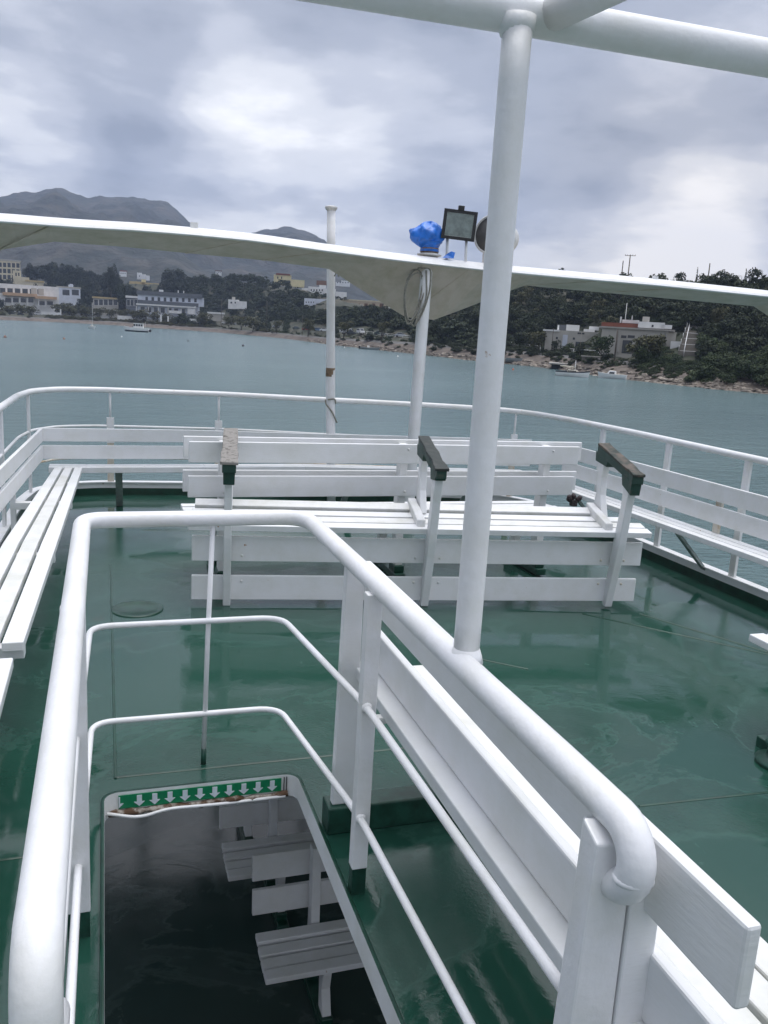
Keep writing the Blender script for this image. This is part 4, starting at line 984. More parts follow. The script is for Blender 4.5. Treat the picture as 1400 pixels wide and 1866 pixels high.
def shore_buildings():
    SL = .047
    f = Facade('hotel', 'tall pale hotel block of balconies at the far left edge', 0, 515, 760)
    f.part('wall', BM['cream'], [(-60, 38, 473, 540, 18)]); f.windows(-52, 37, 476, 484, 11, .72, slope=SL); f.windows(-52, 37, 487, 495, 11, .72, slope=SL); f.windows(-52, 37, 498, 506, 11, .72, slope=SL); f.windows(-52, 37, 509, 517, 11, .72, slope=SL)
    f.part('roof', BM['grey'], [(-62, 39, 471, 473.5, 18.6, -.3)])
    f = Facade('apartment_house', 'cream stepped apartment house above the long white hotel', 50, 520, 640)
    f.part('wall', BM['cream'], [(24, 39, 493, 530, 10), (33, 54, 505, 530, 10, -1), (54, 80, 512, 532, 9, -1)]); f.part('roof', BM['ochre'], [(46, 81, 511, 514, 9.6, -1.4)]); f.windows(27, 37, 497, 503, 2, .5); f.windows(48, 78, 517, 521, 4, .7)
    f = Facade('hotel', 'long white two storey hotel with square windows above the beach', 55, 560, 520)
    f.part('wall', BM['white'], [(-80, 108, 517, 572, 12)]); f.windows(-70, 80, 522.5, 531, 11, .68, frame='grey', slope=SL*.75)
    f.part('awning', BM['awning'], [(5, 68, 534, 539.5, 5, -5), (64, 104, 540, 545, 5, -6)])
    f.part('column', BM['white'], [(x, x+1.6, 540+.05*(x-8), 556+.05*(x-8), .5, -5) for x in (8, 22, 36, 50, 70, 82, 97)])
    f.windows(8, 62, 543, 551, 4, .85); f.windows(70, 100, 549, 556, 2, .85)
    f.part('terrace_door', BM['grey'], [(70, 80, 526, 538, .1, -.12), (57, 67, 525, 537, .1, -.12)])
    f = Facade('villa', 'bluish white villa with a round chimney beside the white hotel', 124, 555, 530)
    f.part('wall', BM['bluewhite'], [(104, 147, 524, 572, 10), (125, 134, 519, 545, 4, 1)]); f.windows(112, 146, 528, 538, 2, .75); f.part('chimney', BM['bluewhite'], [(127, 133, 517.5, 520, 3, 1.5)]); f.part('roof', BM['grey'], [(103, 148, 522.5, 525, 10.6, -.3)])
    f = Facade('pavilion', 'low glass fronted beach pavilion with a flat ochre roof', 193, 570, 500)
    f.part('wall', BM['grey'], [(170, 216, 544, 575, 8)]); f.part('roof', BM['ochre'], [(168, 218, 541.5, 544.5, 9, -.8)]); f.windows(171, 215, 546, 556, 5, .8, frame='white')
    f = Facade('pavilion', 'low pavilion with a white flat roof left of the grey roofed inn', 240, 572, 490)
    f.part('wall', BM['slate'], [(230, 252, 543, 574, 7)]); f.part('roof', BM['white'], [(229, 253, 539, 543, 8, -.8)]); f.windows(231, 251, 546, 557, 3, .8, frame='white')
    f = Facade('house', 'ochre flat roofed house among the trees above the inn', 262, 525, 640)
    f.part('wall', BM['ochre'], [(236, 264, 513, 518, 7), (259, 290, 515.5, 527, 8)]); f.part('roof_room', BM['yellow'], [(258, 266, 509, 514, 4, 2)]); f.windows(262, 288, 518, 521, 3, .5)
    f = Facade('house', 'cluster of small white cube houses on the slope behind the ochre house', 262, 505, 860)
    f.part('wall', BM['white'], [(250, 259, 497, 506, 8), (257, 266, 500, 507, 7, -2), (264, 273, 502, 508, 7, -4)]); f.windows(252, 271, 502, 504, 4, .35)
    f = Facade('house', 'small white and pink house beyond the pine tops', 226, 500, 900)
    f.part('wall', BM['white'], [(218, 231, 495, 501, 9)]); f.part('roof', BM['tile'], [(219, 232, 492.5, 495, 9, .3)]); f.windows(219, 230, 497, 499, 3, .4)
    f = Facade('house', 'white villa alone high on the mountain slope', 317, 483, 1300)
    f.part('wall', BM['white'], [(308, 320, 475.5, 482, 12), (313, 326, 476.5, 483, 10, -3)]); f.part('garden_wall', BM['grey'], [(326, 338, 479, 482, 2)]); f.windows(309, 325, 478, 480.5, 4, .4)
    f = Facade('house', 'little white house with a brown roof on the ridge line', 399, 498, 900)
    f.part('wall', BM['white'], [(393, 404, 494.5, 499, 8)]); f.part('roof', BM['brown'], [(392, 405, 492.5, 494.6, 9, -.4)]); f.windows(394, 403, 496, 497.5, 3, .4)
    f = Facade('inn', 'white two storey inn with slate roof and balconies facing the bay', 310, 582, 440)
    f.part('wall', BM['bluewhite'], [(251, 364, 539, 580, 11), (360, 372, 543, 556, 8, 1)])
    f.part('roof', BM['slate'], [(249, 369, 532.5, 540, 12, -.8)]); f.part('balcony', BM['slate'], [(251, 362, 549.5, 556, 2, -2)]); f.part('balcony_edge', BM['white'], [(248, 358, 556, 558.5, 2.4, -2.4)])
    f.windows(262, 362, 541, 548, 9, .42, slope=.03); f.windows(254, 352, 559, 568, 8, .6, frame='white', slope=.05)
    f.part('column', BM['white'], [(x, x+1.4, 558, 571+(x-248)*.03, .4, -2.2) for x in (248, 270, 288, 306, 330, 355)])
    f.part('chimney', BM['white'], [(324, 326, 529, 535, 1, 2), (334, 336, 530, 536, 1, 2), (290, 298, 528, 534, 2, 3)])
    f.part('terrace_wall', BM['white'], [(308, 330, 566, 571, 1, -3), (342, 355, 562, 573, 3, -2.1)])
    f = Facade('house', 'cream cubic house half hidden in trees right of the inn', 432, 560, 500)
    f.part('wall', BM['white'], [(416, 436, 546, 560, 8), (430, 450, 549, 560, 7, -1)]); f.part('roof_room', BM['grey'], [(423, 429, 541, 547, 3, 2)]); f.windows(418, 448, 550, 553, 4, .4)
    f = Facade('house', 'pale shed with a flat awning below the cream house', 394, 580, 430, 'shed')
    f.part('wall', BM['grey'], [(378, 408, 572, 582, 5)]); f.part('roof', BM['white'], [(378, 410, 569, 572, 6, -.5)])
    f = Facade('villa', 'yellow villa with red tiled roof on top of the wooded hill', 526, 520, 620)
    f.part('wall', BM['yellow'], [(499, 531, 501, 516.5, 10), (531, 555, 510, 520, 9, -1)]); mb = MB(); f.mask = False
    f.blk(mb, 503, 529, 498.5, 501.5, 11, -.4); mb.build('roof', BM['tile'], f.r); f.windows(518, 530, 511, 516, 1, .95); f.windows(537, 553, 515, 518, 3, .4); f.windows(503, 517, 504, 508, 2, .3)
    f = Facade('villa', 'white terraced villa stepping down the hill behind the mast', 580, 535, 560)
    f.part('wall', BM['white'], [(550, 565, 525, 531, 7), (562, 584, 522.5, 533, 8), (582, 594, 519.5, 534, 6, 1), (590, 612, 526, 536, 7), (612, 632, 532, 540, 5, -1)]); f.windows(565, 590, 527, 530.5, 5, .4); f.part('roof', BM['brown'], [(577, 597, 511.5, 519.5, 6, 6)])
    f = Facade('house', 'boxy white house on stilts with tiny windows above the cars', 578, 568, 470)
    f.part('wall', BM['bluewhite'], [(554.5, 600, 544.5, 559, 9), (577, 600, 557, 566, 8, .5)]); f.windows(556, 574, 549.5, 552, 4, .35); f.windows(591, 597, 548, 555, 1, .5); f.part('column', BM['white'], [(554.5, 555.6, 559, 574, .4)])
    f = Facade('house', 'long low beige house with brown shutters right of the mast', 658, 568, 480)
    f.part('wall', BM['beige'], [(610, 708, 548, 566, 9)]); f.part('roof', BM['cream'], [(612, 700, 546.5, 548.5, 9.5, -.3)]); f.windows(618, 702, 553, 561, 6, .42, m='brown'); f.part('balcony', BM['stone'], [(614, 706, 562, 565.5, 1, -1)])
    f.windows(650, 662, 555, 561, 1, .8, frame='white')
    f = Facade('house', 'white cube house just left of the canopy pillar', 705, 566, 520)
    f.part('wall', BM['white'], [(690, 712, 548, 562, 8), (706, 724, 553, 564, 8, -1)]); f.windows(694, 720, 553, 556, 3, .4)
    f = Facade('house', 'far white houses low on the mountain foot by the mast', 625, 520, 1100)
    f.part('wall', BM['white'], [(612, 622, 514, 518, 9), (622, 638, 511.5, 519, 10)]); f.windows(613, 637, 514, 516, 5, .4)
    f = Facade('house', 'low grey house with white roof boxes left of the red roof', 1043, 640, 214)
    f.part('wall', BM['grey'], [(993, 1091, 603, 640, 8)]); f.part('parapet', BM['white'], [(990, 1020, 600.5, 603.5, 8.4, -.3)]); f.part('roof_room', BM['white'], [(1016, 1019, 592, 602, 3, 2), (1032, 1056, 592, 603, 4, 2)]); f.part('water_tank', BM['slate'], [(1019, 1032, 592, 602, 3, 2.4)])
    f.part('door', BM['bluewhite'], [(1025, 1034, 610, 633, .2, -.12)]); f.windows(1012, 1018, 614, 618, 1, .6); f.windows(1042, 1050, 615, 619, 1, .5); f.windows(1052, 1066, 606, 609, 1, .9); f.windows(1048, 1064, 623, 633, 1, .9)
    f.part('stair_wall', BM['white'], [(1064, 1084, 600, 605, 3, 1), (1074, 1092, 595, 602, 3, 2.5)])
    f = Facade('house', 'long grey waterfront house with a red tile roof and white roof terrace', 1160, 652, 190)
    f.part('wall', BM['grey'], [(1094, 1216, 600, 650, 9), (1214, 1230, 605, 648, 8, .6)]); f.part('parapet', BM['concrete'], [(1092, 1231, 597.5, 600.5, 9.6, -.35)])
    f.part('roof', BM['tile'], [(1096, 1165, 588.5, 597.5, 5, 1.5)]); f.part('roof_terrace', BM['white'], [(1163, 1212, 587, 598, 4, 1), (1134, 1165, 583, 589, 4, 3), (1205, 1225, 592, 599, 4, 1)])
    f.part('water_tank', BM['concrete'], [(1171, 1184, 577, 587.5, 2, 3)]); f.windows(1187, 1192, 592, 596, 1, .7, front=.9); f.part('chimney', BM['white'], [(1130, 1133, 577, 588, .6, 2), (1151, 1153, 575, 586, .6, 3)])
    f.windows(1128, 1158, 611, 616, 2, .85); f.windows(1133, 1152, 620, 644, 1, .9); f.windows(1175, 1212, 612, 628, 3, .6, frame='white'); f.part('pillar', BM['concrete'], [(1126, 1131, 602, 642, .5, -.5)]); f.part('pillar', BM['concrete'], [(1212, 1214, 604, 648, .5, -.6)])
    f.part('stair_wall', BM['white'], [(1222, 1240, 622, 636, .6, -1)])
    for x0, x1, yt, yb, lb in ((76, 112, 569, 574, 'left length of low white garden wall behind the beach'), (115, 200, 572, 578, 'white garden wall behind the small sailing boat'), (214, 293, 577, 584, 'white garden wall behind the fishing boat')):
        f = Facade('garden_wall', lb, (x0+x1)/2, yb, 415, 'wall', mask=False); f.part('wall', BM['white'], [(x0, x1, yt, yb, .5)])
        f.part('gate_post', BM['white'], [(x1-2.5, x1, yt-6, yb, .7, -.1)])
    f = Facade('garden_wall', 'white terrace wall below the inn by the boat ramp', 335, 590, 400, 'wall', mask=False); f.part('wall', BM['white'], [(346, 362, 581, 588, .5)]); f.part('gate_post', BM['white'], [(292, 295, 573, 586, .7), (305, 308, 576, 586, .7)])
    f = Facade('garden_wall', 'rough stone retaining wall beside the shore steps', 1090, 668, 182, 'wall', mask=False); f.part('wall', BM['stone'], [(1060, 1112, 651, 666, 1.5)]); f.part('coping', BM['concrete'], [(1059, 1113, 649.5, 651.2, 2, -.2)])
    # boat ramp, jetty and the two flights of steps
    rm = MB(); A = at_z(318, 598.5, SEA+.03); B = at_z(348, 600.5, SEA+.03); n_ = nrm([A[0]+B[0], A[1]+B[1], 0])
    rm.hexa([A-n_*4-[0, 0, .8], B-n_*4-[0, 0, .8], B+n_*18+[0, 0, 1.0], A+n_*18+[0, 0, 1.0], A-n_*4-[0, 0, .3], B-n_*4-[0, 0, .3], B+n_*18+[0, 0, 2.3], A+n_*18+[0, 0, 2.3]])
    tag(rm.build('boat_ramp', BM['concrete']), 'pale concrete boat ramp sloping into the water below the inn', 'boat ramp')
    f = Facade('jetty', 'low concrete jetty where the two white boats are moored', 1075, 672, 169, 'jetty', mask=False); f.part('quay', BM['concrete'], [(1000, 1150, 665.5, 668, 6)]); f.part('wall', BM['dark'], [(1004, 1146, 668, 682, 5, .8)])  # near-black wall paints in the shadow under the quay slab
    r = empty('shore_steps', at_d(1135, 668, 160), 'broad stone steps climbing from the jetty to the road', 'steps'); mb = MB()
    for i in range(9):
        o = at_d(1133-1.2*i+5, 670-2.0*i, 172+.9*i); u = nrm([o[1], -o[0], 0]); v = nrm([o[0], o[1], 0]); mb.obox(o-[0, 0, .8], u*1.9, v*.5, np.array([0, 0, .8]))
    mb.build('treads', BM['stone'], r)
    r = empty('hill_steps', at_d(1255, 650, 185), 'grey flight of steps climbing the hill beside the waterfront house', 'steps'); mb = MB(); rl = MB()
    for i in range(16):
        az_ = az_of(1258+1.0*i, 640); D_ = 184+1.7*i; o = np.array(pol(az_, D_, ground(az_, D_-shore_d(az_))+.35)); u = nrm([o[1], -o[0], 0]); v = nrm([o[0], o[1], 0]); mb.obox(o-[0, 0, .6], u*2.2, v*.9, np.array([0, 0, .6]))
        if i in (0, 2, 4, 6, 8, 10): rl.tube([o-u*2.2, o-u*2.2+[0, 0, 1.1]], .06, 6); rl.tube([o-u*2.0+[0, 0, .05], o+u*2.0+[0, 0, .05]], .05, 6)
    P_ = [np.array(pol(az_of(1247+.4*i, 640), 183+1.7*i, ground(az_of(1247+.4*i, 640), 183+1.7*i-shore_d(az_of(1247+.4*i, 640)))+1.5)) for i in range(0, 14, 2)]; rl.tube(P_, .08, 6)
    for q_ in P_[::2]: rl.tube([q_, q_-[0, 0, 1.4]], .06, 6)
    mb.build('treads', BM['stone'], r); rl.build('railing', BM['white'], r)
    MASKS.append((1244, 1266, 608, 648, 186))
shore_buildings()

# ---------------------------------------------------------------- woods
def build_woods():
    R1 = lambda a: ridge_off(a)+18
    wood('left_wood', LEAF['pine'], PR['round']+PR['fine'], 520, az_of(-420, 560), az_of(330, 560), 90, R1, 4.5, 7.5, 1.15, 1)
    wood('hill_scrub', LEAF['dark'], PR['round']+PR['flat'], 900, az_of(310, 560), az_of(860, 600), 24, R1, 2.4, 4.4, .85, 2)
    wood('hill_scrub_light', LEAF['green'], PR['flat'], 200, az_of(310, 560), az_of(860, 600), 20, R1, 1.4, 2.6, .7, 3)
    wood('right_wood', LEAF['dark'], PR['fine']+PR['finef'], 760, az_of(780, 600), az_of(2000, 700), 28, R1, 2.0, 3.7, 1.0, 4)
    wood('right_wood_olive', LEAF['olive'], PR['fine']+PR['finef'], 150, az_of(780, 600), az_of(2000, 700), 24, R1, 1.6, 3.0, 1.0, 41)
    wood('right_scrub', LEAF['green'], PR['finef']+PR['fine'], 120, az_of(800, 620), az_of(2000, 700), 20, 60, 1.4, 2.6, .75, 5)
    wood('shore_bushes', LEAF['green'], PR['finef']+PR['fine'], 260, az_of(1165, 680), az_of(2000, 760), 3, 34, 1.3, 2.5, .95, 6)
    wood('shore_bushes_dark', LEAF['dark'], PR['finef'], 130, az_of(600, 620), az_of(1120, 680), 6, 26, .8, 1.7, .8, 7)
    wood('verge_scrub', LEAF['olive'], PR['flat'], 320, az_of(-400, 560), az_of(500, 620), 12, 30, 1.2, 2.3, .8, 8)
MASKS += [(1122, 1146, 626, 650, 215)]
for _x, _y in ((541, 600), (559, 602), (580, 603), (592, 604), (632, 609), (657, 608), (731, 614), (693, 610), (425, 592), (410, 590), (452, 595), (504, 597), (71, 574), (22, 573), (38, 574)): MASKS.append((_x-10, _x+10, _y-11, _y+2, 700))
build_woods()
wood('low_scrub', LEAF['dark'], PR['flat'], 2200, az_of(-400, 560), az_of(2000, 700), 17, lambda a: ridge_off(a)+10, .6, 1.3, .8, 12)
wood('low_scrub_green', LEAF['green'], PR['flat'], 700, az_of(460, 560), az_of(2000, 700), 16, lambda a: ridge_off(a)*.7, .6, 1.2, .7, 13)
wood('mid_hill_scrub', LEAF['dark'], PR['round']+PR['flat'], 1500, az_of(470, 580), az_of(880, 620), 19, 150, 1.1, 2.4, .85, 21)
wood('mid_hill_green', LEAF['green'], PR['flat'], 420, az_of(470, 580), az_of(880, 620), 17, 120, .9, 1.8, .8, 22)
wood('bank_bushes', LEAF['green'], PR['finef'], 210, az_of(1158, 680), az_of(1340, 690), 3, 24, .55, 1.15, .8, 23)
wood('bank_bushes_dark', LEAF['dark'], PR['finef'], 110, az_of(900, 660), az_of(1340, 690), 4, 26, .5, 1.0, .8, 24)
wood('low_cover', LEAF['dark'], PR['flat'], 1700, az_of(500, 580), az_of(800, 610), 30, 170, .35, .75, .9, 31)
wood('low_cover_right', LEAF['green'], PR['flat'], 900, az_of(1000, 640), az_of(1300, 650), 8, 75, .35, .8, .9, 32)
wood('crest_cover', LEAF['dark'], PR['flat'], 1300, az_of(555, 580), az_of(725, 600), 85, 180, .35, .62, .9, 51)
def rocks():
    rng = random.Random(9); mb = MB()
    def rock(p, s):
        n = 7; V = []
        for i in range(4):
            h = (-.4, .15, .6, .85)[i]; rr = (1.0, 1.05, .75, .25)[i]
            for j in range(n):
                a = 6.283*j/n+rng.uniform(-.25, .25); k = rr*rng.uniform(.75, 1.2); V.append((p[0]+s*1.4*k*math.cos(a), p[1]+s*k*math.sin(a), p[2]+s*h*.6*rng.uniform(.8, 1.2)))
        F = [(i*n+j, i*n+(j+1) % n, (i+1)*n+(j+1) % n, (i+1)*n+j) for i in range(3) for j in range(n)]+[tuple(3*n+j for j in range(n))]
        mb.add(V, F)
    a0, a1 = az_of(560, 620), az_of(2000, 760)
    for i in range(1500):
        az = rng.uniform(a0, a1)
        if az_of(1010, 672) < az < az_of(1150, 690) and rng.random() < .3: continue
        o = rng.uniform(-1.2, 5.5); d = shore_d(az)+o; s = rng.uniform(.18, .55)*(1.5 if rng.random() < .12 else 1)
        rock(pol(az, d, ground(az, o)), s)
    o = mb.build('shore_rocks', mat('shore_rock', (0.075, 0.062, 0.05), 0.9, color2=(0.27, 0.235, 0.195), vscale=0.9, thr=(.38, .62), island=.4, bump=.6, bscale=4, bdist=.1)); o['kind'] = 'stuff'
rocks()

# ---------------------------------------------------------------- single trees
def tree(name, label, px, pyb, D, h, r, leafm, protos, group=None, cat='tree', trunk=.25, zb=None, lift=.28):
    p = at_d(px, pyb, D)
    t = empty(name, p, label, cat, group); rng = np.random.default_rng(abs(hash(label)) % 9999 if False else sum(map(ord, label)))
    tb = MB(); k = h*(lift+.25); pts = [p+[0, 0, -.6]]+[p+[rng.uniform(-.06, .06)*h*i/4, rng.uniform(-.06, .06)*h*i/4, k*i/4] for i in range(1, 5)]
    tb.tube(pts, [trunk*1.2, trunk, trunk*.85, trunk*.7, trunk*.5], 7)
    for i in range(4):
        a = rng.uniform(0, 6.28); tb.tube([pts[2], pts[2]+np.array([math.cos(a)*r*.5, math.sin(a)*r*.5, h*.3])], [trunk*.5, trunk*.15], 5)
    tb.build('trunk', M['bark'], t)
    q = protos[rng.integers(len(protos))].copy(); hh = q[:, :, 2].max()
    q[:, :, 0] *= r; q[:, :, 1] *= r; q[:, :, 2] *= h*(1-lift)/hh; q[:, :, 2] += h*lift
    me = quads_mesh('crown', q.astype(np.float32), leafm); o = bpy.data.objects.new('crown', me); col.objects.link(o); o.parent = t
    return t
def gz(px, py, D):
    az = az_of(px, py); return ground(az, D-shore_d(az))
def tree_on(name, label, px, ytop, D, r, leafm, protos, **kw):
    D = redist(px, D); az = az_of(px, 600); top = at_d(px, ytop, D); z = ground(az, D-shore_d(az)); b = proj((top[0], top[1], z))
    return tree(name, label, b[0], b[1], D, top[2]-z, r, leafm, protos, **kw)
TB = [PR['fine'][0], PR['fine'][1], PR['finef'][0]]
LG = 'tamarisk trees in a row along the beach'
for i, (x, yt, D, r, what) in enumerate(((18, 555, 425, 3.4, 'below the leftmost awning of the white hotel'), (40, 553, 420, 3.2, 'in front of the white hotel columns'), (57, 556, 420, 3.0, 'beside the parked white van on the beach'), (107, 551, 420, 4.2, 'broadest of the row, right of the parked cars'),
        (131, 556, 415, 4.0, 'dense and low in front of the bluish villa'), (157, 556, 412, 3.4, 'just left of the small sailing boat mast'), (178, 559, 410, 3.0, 'just right of the small sailing boat mast'), (200, 561, 410, 3.2, 'in front of the glass beach pavilion'),
        (222, 562, 408, 3.0, 'above the white gate post by the pavilion'), (246, 563, 405, 3.2, 'above the wheelhouse of the fishing boat'), (262, 562, 405, 3.4, 'at the left corner of the slate roofed inn'), (284, 566, 402, 2.8, 'before the inn balcony columns'), (305, 570, 400, 2.6, 'beside the second white gate post'),
        (372, 567, 400, 3.6, 'round and yellowish right of the boat ramp'), (418, 573, 395, 3.4, 'above the small white motor boat ashore'), (440, 574, 392, 3.8, 'right of the parked white cars by the shed'), (462, 575, 385, 4.0, 'wide and brownish behind the dark speedboat'))):
    tree_on('tamarisk_tree', 'olive green tamarisk tree '+what, x, yt, D, r*1.75, LEAF['olive'], TB, group=LG, trunk=.25, lift=.05)
for i, (x, yt, D, r, what) in enumerate(((55, 482, 720, 3.6, 'nearest the tall hotel block'), (68, 485, 720, 4, 'second from the tall hotel block'), (84, 481, 720, 3.4, 'above the cream stepped house'), (97, 480, 715, 3.4, 'over the end of the long white hotel'), (110, 486, 715, 4, 'low and wide above the bluish villa'), (121, 483, 710, 3.2, 'narrow, over the round chimney of the bluish villa'), (140, 491, 700, 4.4, 'broad, left of the tall eucalyptus'), (160, 492, 690, 4.0, 'dark and pointed beside the tall eucalyptus'))):
    tree_on('pine_tree', 'dark pine tree on the left skyline '+what, x, yt+3, D, r*1.9, LEAF['pine'], PR['cone']+PR['fine'], group='pines on the left skyline', trunk=.3, lift=.1)
tree_on('eucalyptus_tree', 'tall loose eucalyptus tree rising above the pavilions on the left', 204, 479, 520, 6.5, LEAF['pine'], PR['fine'], trunk=.5, lift=.3)
tree_on('eucalyptus_tree', 'second eucalyptus tree, lower and darker, left of the grey roofed inn', 226, 512, 500, 6.0, LEAF['dark'], PR['fine'], trunk=.45, lift=.2)
tree_on('cypress_tree', 'slim dark cypress tree at the end of the beige house', 699, 549, 470, 1.1, LEAF['dark'], PR['cone'], trunk=.2, lift=.03)
tree_on('cypress_tree', 'shorter cypress tree beside the white cube house', 706, 551, 470, 1.1, LEAF['dark'], PR['cone'], trunk=.2, lift=.03)
for x, yt, D, r, lb in ((505, 582, 300, 3.0, 'brownish tamarisk tree above the white cabin speedboat'), (563, 579, 310, 3.2, 'yellow green tamarisk tree left of the flag mast above the cars'), (628, 583, 300, 3.6, 'pale olive tamarisk tree behind the white truck'), (697, 584, 285, 2.6, 'small olive tree right of the parked van')):
    tree_on('tamarisk_tree', lb, x, yt, D, r, LEAF['olive'], TB, trunk=.2, lift=.15)
for x, yt, D, r, lf, lb in ((982, 601, 176, 2.3, 'olive', 'willowy tamarisk tree left of the low grey house'), (1104, 609, 172, 2.2, 'green', 'airy young tree between the two grey waterfront houses'), (1168, 610, 172, 2.7, 'olive', 'olive tamarisk tree in front of the red roofed house'), (1197, 606, 174, 2.4, 'olive', 'taller tamarisk tree next to the end wall of the red roofed house'), (1231, 582, 200, 2.2, 'green', 'round green tree behind the roof terrace beside the hill steps'), (1058, 622, 180, 1.3, 'dark', 'dark bush against the door of the low grey house'), (1012, 618, 178, 1.1, 'dark', 'small dark bush at the left end of the low grey house'), (676, 606, 270, 2.4, 'dark', 'round dark bush on the rocks behind the dark moored boat')):
    tree_on('shore_tree', lb, x, yt, D, r*1.3, LEAF[lf], PR['fine'], trunk=.13, lift=.05)
tree_on('cypress_tree', 'ragged cypress tree on the skyline left of the wooden post', 1272, 486, 232, .75, LEAF['dark'], PR['cone'], trunk=.15, lift=.1)
tree_on('cypress_tree', 'pointed cypress tree on the skyline beside the palm', 1361, 489, 225, 1.1, LEAF['dark'], PR['cone'], trunk=.15, lift=.05)
tree_on('shore_tree', 'low dark shrub on the skyline between cypress and palm', 1371, 497, 226, 1.0, LEAF['dark'], PR['finef'], trunk=.12, lift=.05)
def palm():
    p = at_d(1391, 507, 222); r = empty('palm_tree', p, 'small palm tree on the skyline at the right edge', 'tree'); az = az_of(1391, 507); z = ground(az, 222-shore_d(az))
    t = MB(); t.tube([(p[0], p[1], z-.5), (p[0]+.1, p[1], (z+p[2])/2), tuple(p)], [.22, .18, .2], 8); t.build('trunk', M['bark'], r)
    rng = random.Random(6); V = MB()
    for i in range(34):
        a = 6.283*i/34+rng.uniform(-.1, .1); e = rng.uniform(-.35, 1.3); L_ = rng.uniform(1.5, 2.0); pr = None
        for k in range(7):
            s = k/6; q = p+np.array([math.cos(a)*math.cos(e)*L_*s, math.sin(a)*math.cos(e)*L_*s, L_*s*math.sin(e)-.9*s*s*(1.2-.3*e)]); w = np.array([-math.sin(a), math.cos(a), 0])*.24*math.sin(math.pi*min(1, .15+s*.85))
            if pr is not None:
                c0, w0 = pr; V.add([c0-w0-[0, 0, .08], c0, q, q-w-[0, 0, .08]], [(0, 1, 2, 3)]); V.add([c0+w0-[0, 0, .08], c0, q, q+w-[0, 0, .08]], [(3, 2, 1, 0)])
            pr = (q, w)
    V.build('crown', LEAF['palm'], r)
palm()
# ---------------------------------------------------------------- poles and fences on shore
M['pole'] = mat('wooden_pole', (0.09, 0.075, 0.06), 0.9, var=.3, vscale=2)
def pole(label, px, yt, D, rad=.12, arms=(), name='utility_pole', cat='utility pole', m='pole'):
    D = redist(px, D); az = az_of(px, 600); top = at_d(px, yt, D); z = ground(az, D-shore_d(az)); r = empty(name, (top[0], top[1], z), label, cat)
    b = MB(); b.tube([(top[0], top[1], z-.5), tuple(top)], [rad*1.2, rad], 8); b.build('pole', M[m] if m in M else BM[m], r)
    if arms:
        u = nrm([top[1], -top[0], 0]); a = MB()
        for dz, w in arms: a.board(top-u*w+[0, 0, dz], top+u*w+[0, 0, dz], (0, 0, .12), (.1, .1, 0))
        a.build('crossarm', M['pole'], r); i_ = MB()
        for dz, w in arms:
            for s in (-1, -.5, .5, 1): i_.lathe([(.05, .06), (.08, .12), (.08, .2), (.04, .28)], top+u*w*s*.95+[0, 0, dz], n=6)
        i_.build('insulators', M['glass'], r)
    return top
t1 = pole('wooden utility pole with a crossarm standing on the skyline', 1149, 464, 236, .13, ((-.25, 1.3),))
pole('bare short pole just left of the crossarm pole', 1136, 475, 238, .12)
pole('bare wooden post on the skyline by the ragged cypress', 1294, 480, 230, .13)
pole('thin white flagpole above the red tile roof', 1143, 552, 200, .06, m='white', name='flagpole', cat='flagpole')
pole('dark lamp post rising left of the low grey house door', 1009, 598, 172, .07, name='lamp_post', cat='lamp post')
pole('brown power pole in front of the red roofed house', 1126, 600, 168, .12)
pole('tall thin lamp post above the mooring jetty', 1060, 606, 160, .05, name='lamp_post', cat='lamp post', m='stone')
pole('slim pole at the foot of the wooded hill right of the inn', 404, 545, 420, .12)
pole('grey pole near the beach left of the mast', 487, 548, 330, .1)
pole('lamp post beside the parked red car', 552, 575, 300, .08, name='lamp_post', cat='lamp post')
pole('thin dark pole beside the grey hill steps', 1253, 571, 205, .09)
pole('pole behind the grey hill steps, farther up the slope', 1281, 548, 215, .09)
def fence(label, pts, D, h=1.0, posts=5):
    q = [hit(x, y, 10) if d < 300 and y > 520 else at_d(x, y, d) for x, y, d in pts]; r = empty('road_railing', q[0], label, 'railing'); 
    for e in (h, h*.5): b = MB(); b.tube([p+[0, 0, e] for p in q], .06, 6); b.build('rail', BM['white'], r)
    for i in range(posts):
        t = i/(posts-1)*(len(q)-1); k = min(int(t), len(q)-2); p = q[k]+(q[k+1]-q[k])*(t-k); b = MB(); b.tube([p+[0, 0, -.4], p+[0, 0, h]], .06, 6); b.build('post', BM['white'], r)
fence('white road railing in front of the low grey house', [(1000, 639, 172), (1045, 644, 169), (1090, 648, 167)], 170, 1.0, 7)
fence('white road railing left of the near pole gap, above the rocks', [(925, 630, 205), (965, 635, 190), (985, 638, 182)], 190, 1.0, 5)
fence('white road railing right of the parked van above the dark boat', [(668, 609, 285), (720, 615, 262), (780, 622, 240)], 260, 1.0, 9)
fence('thin fence on the skyline between post and cypress', [(1298, 504, 232), (1325, 505, 231), (1352, 507, 230)], 230, .6, 4)

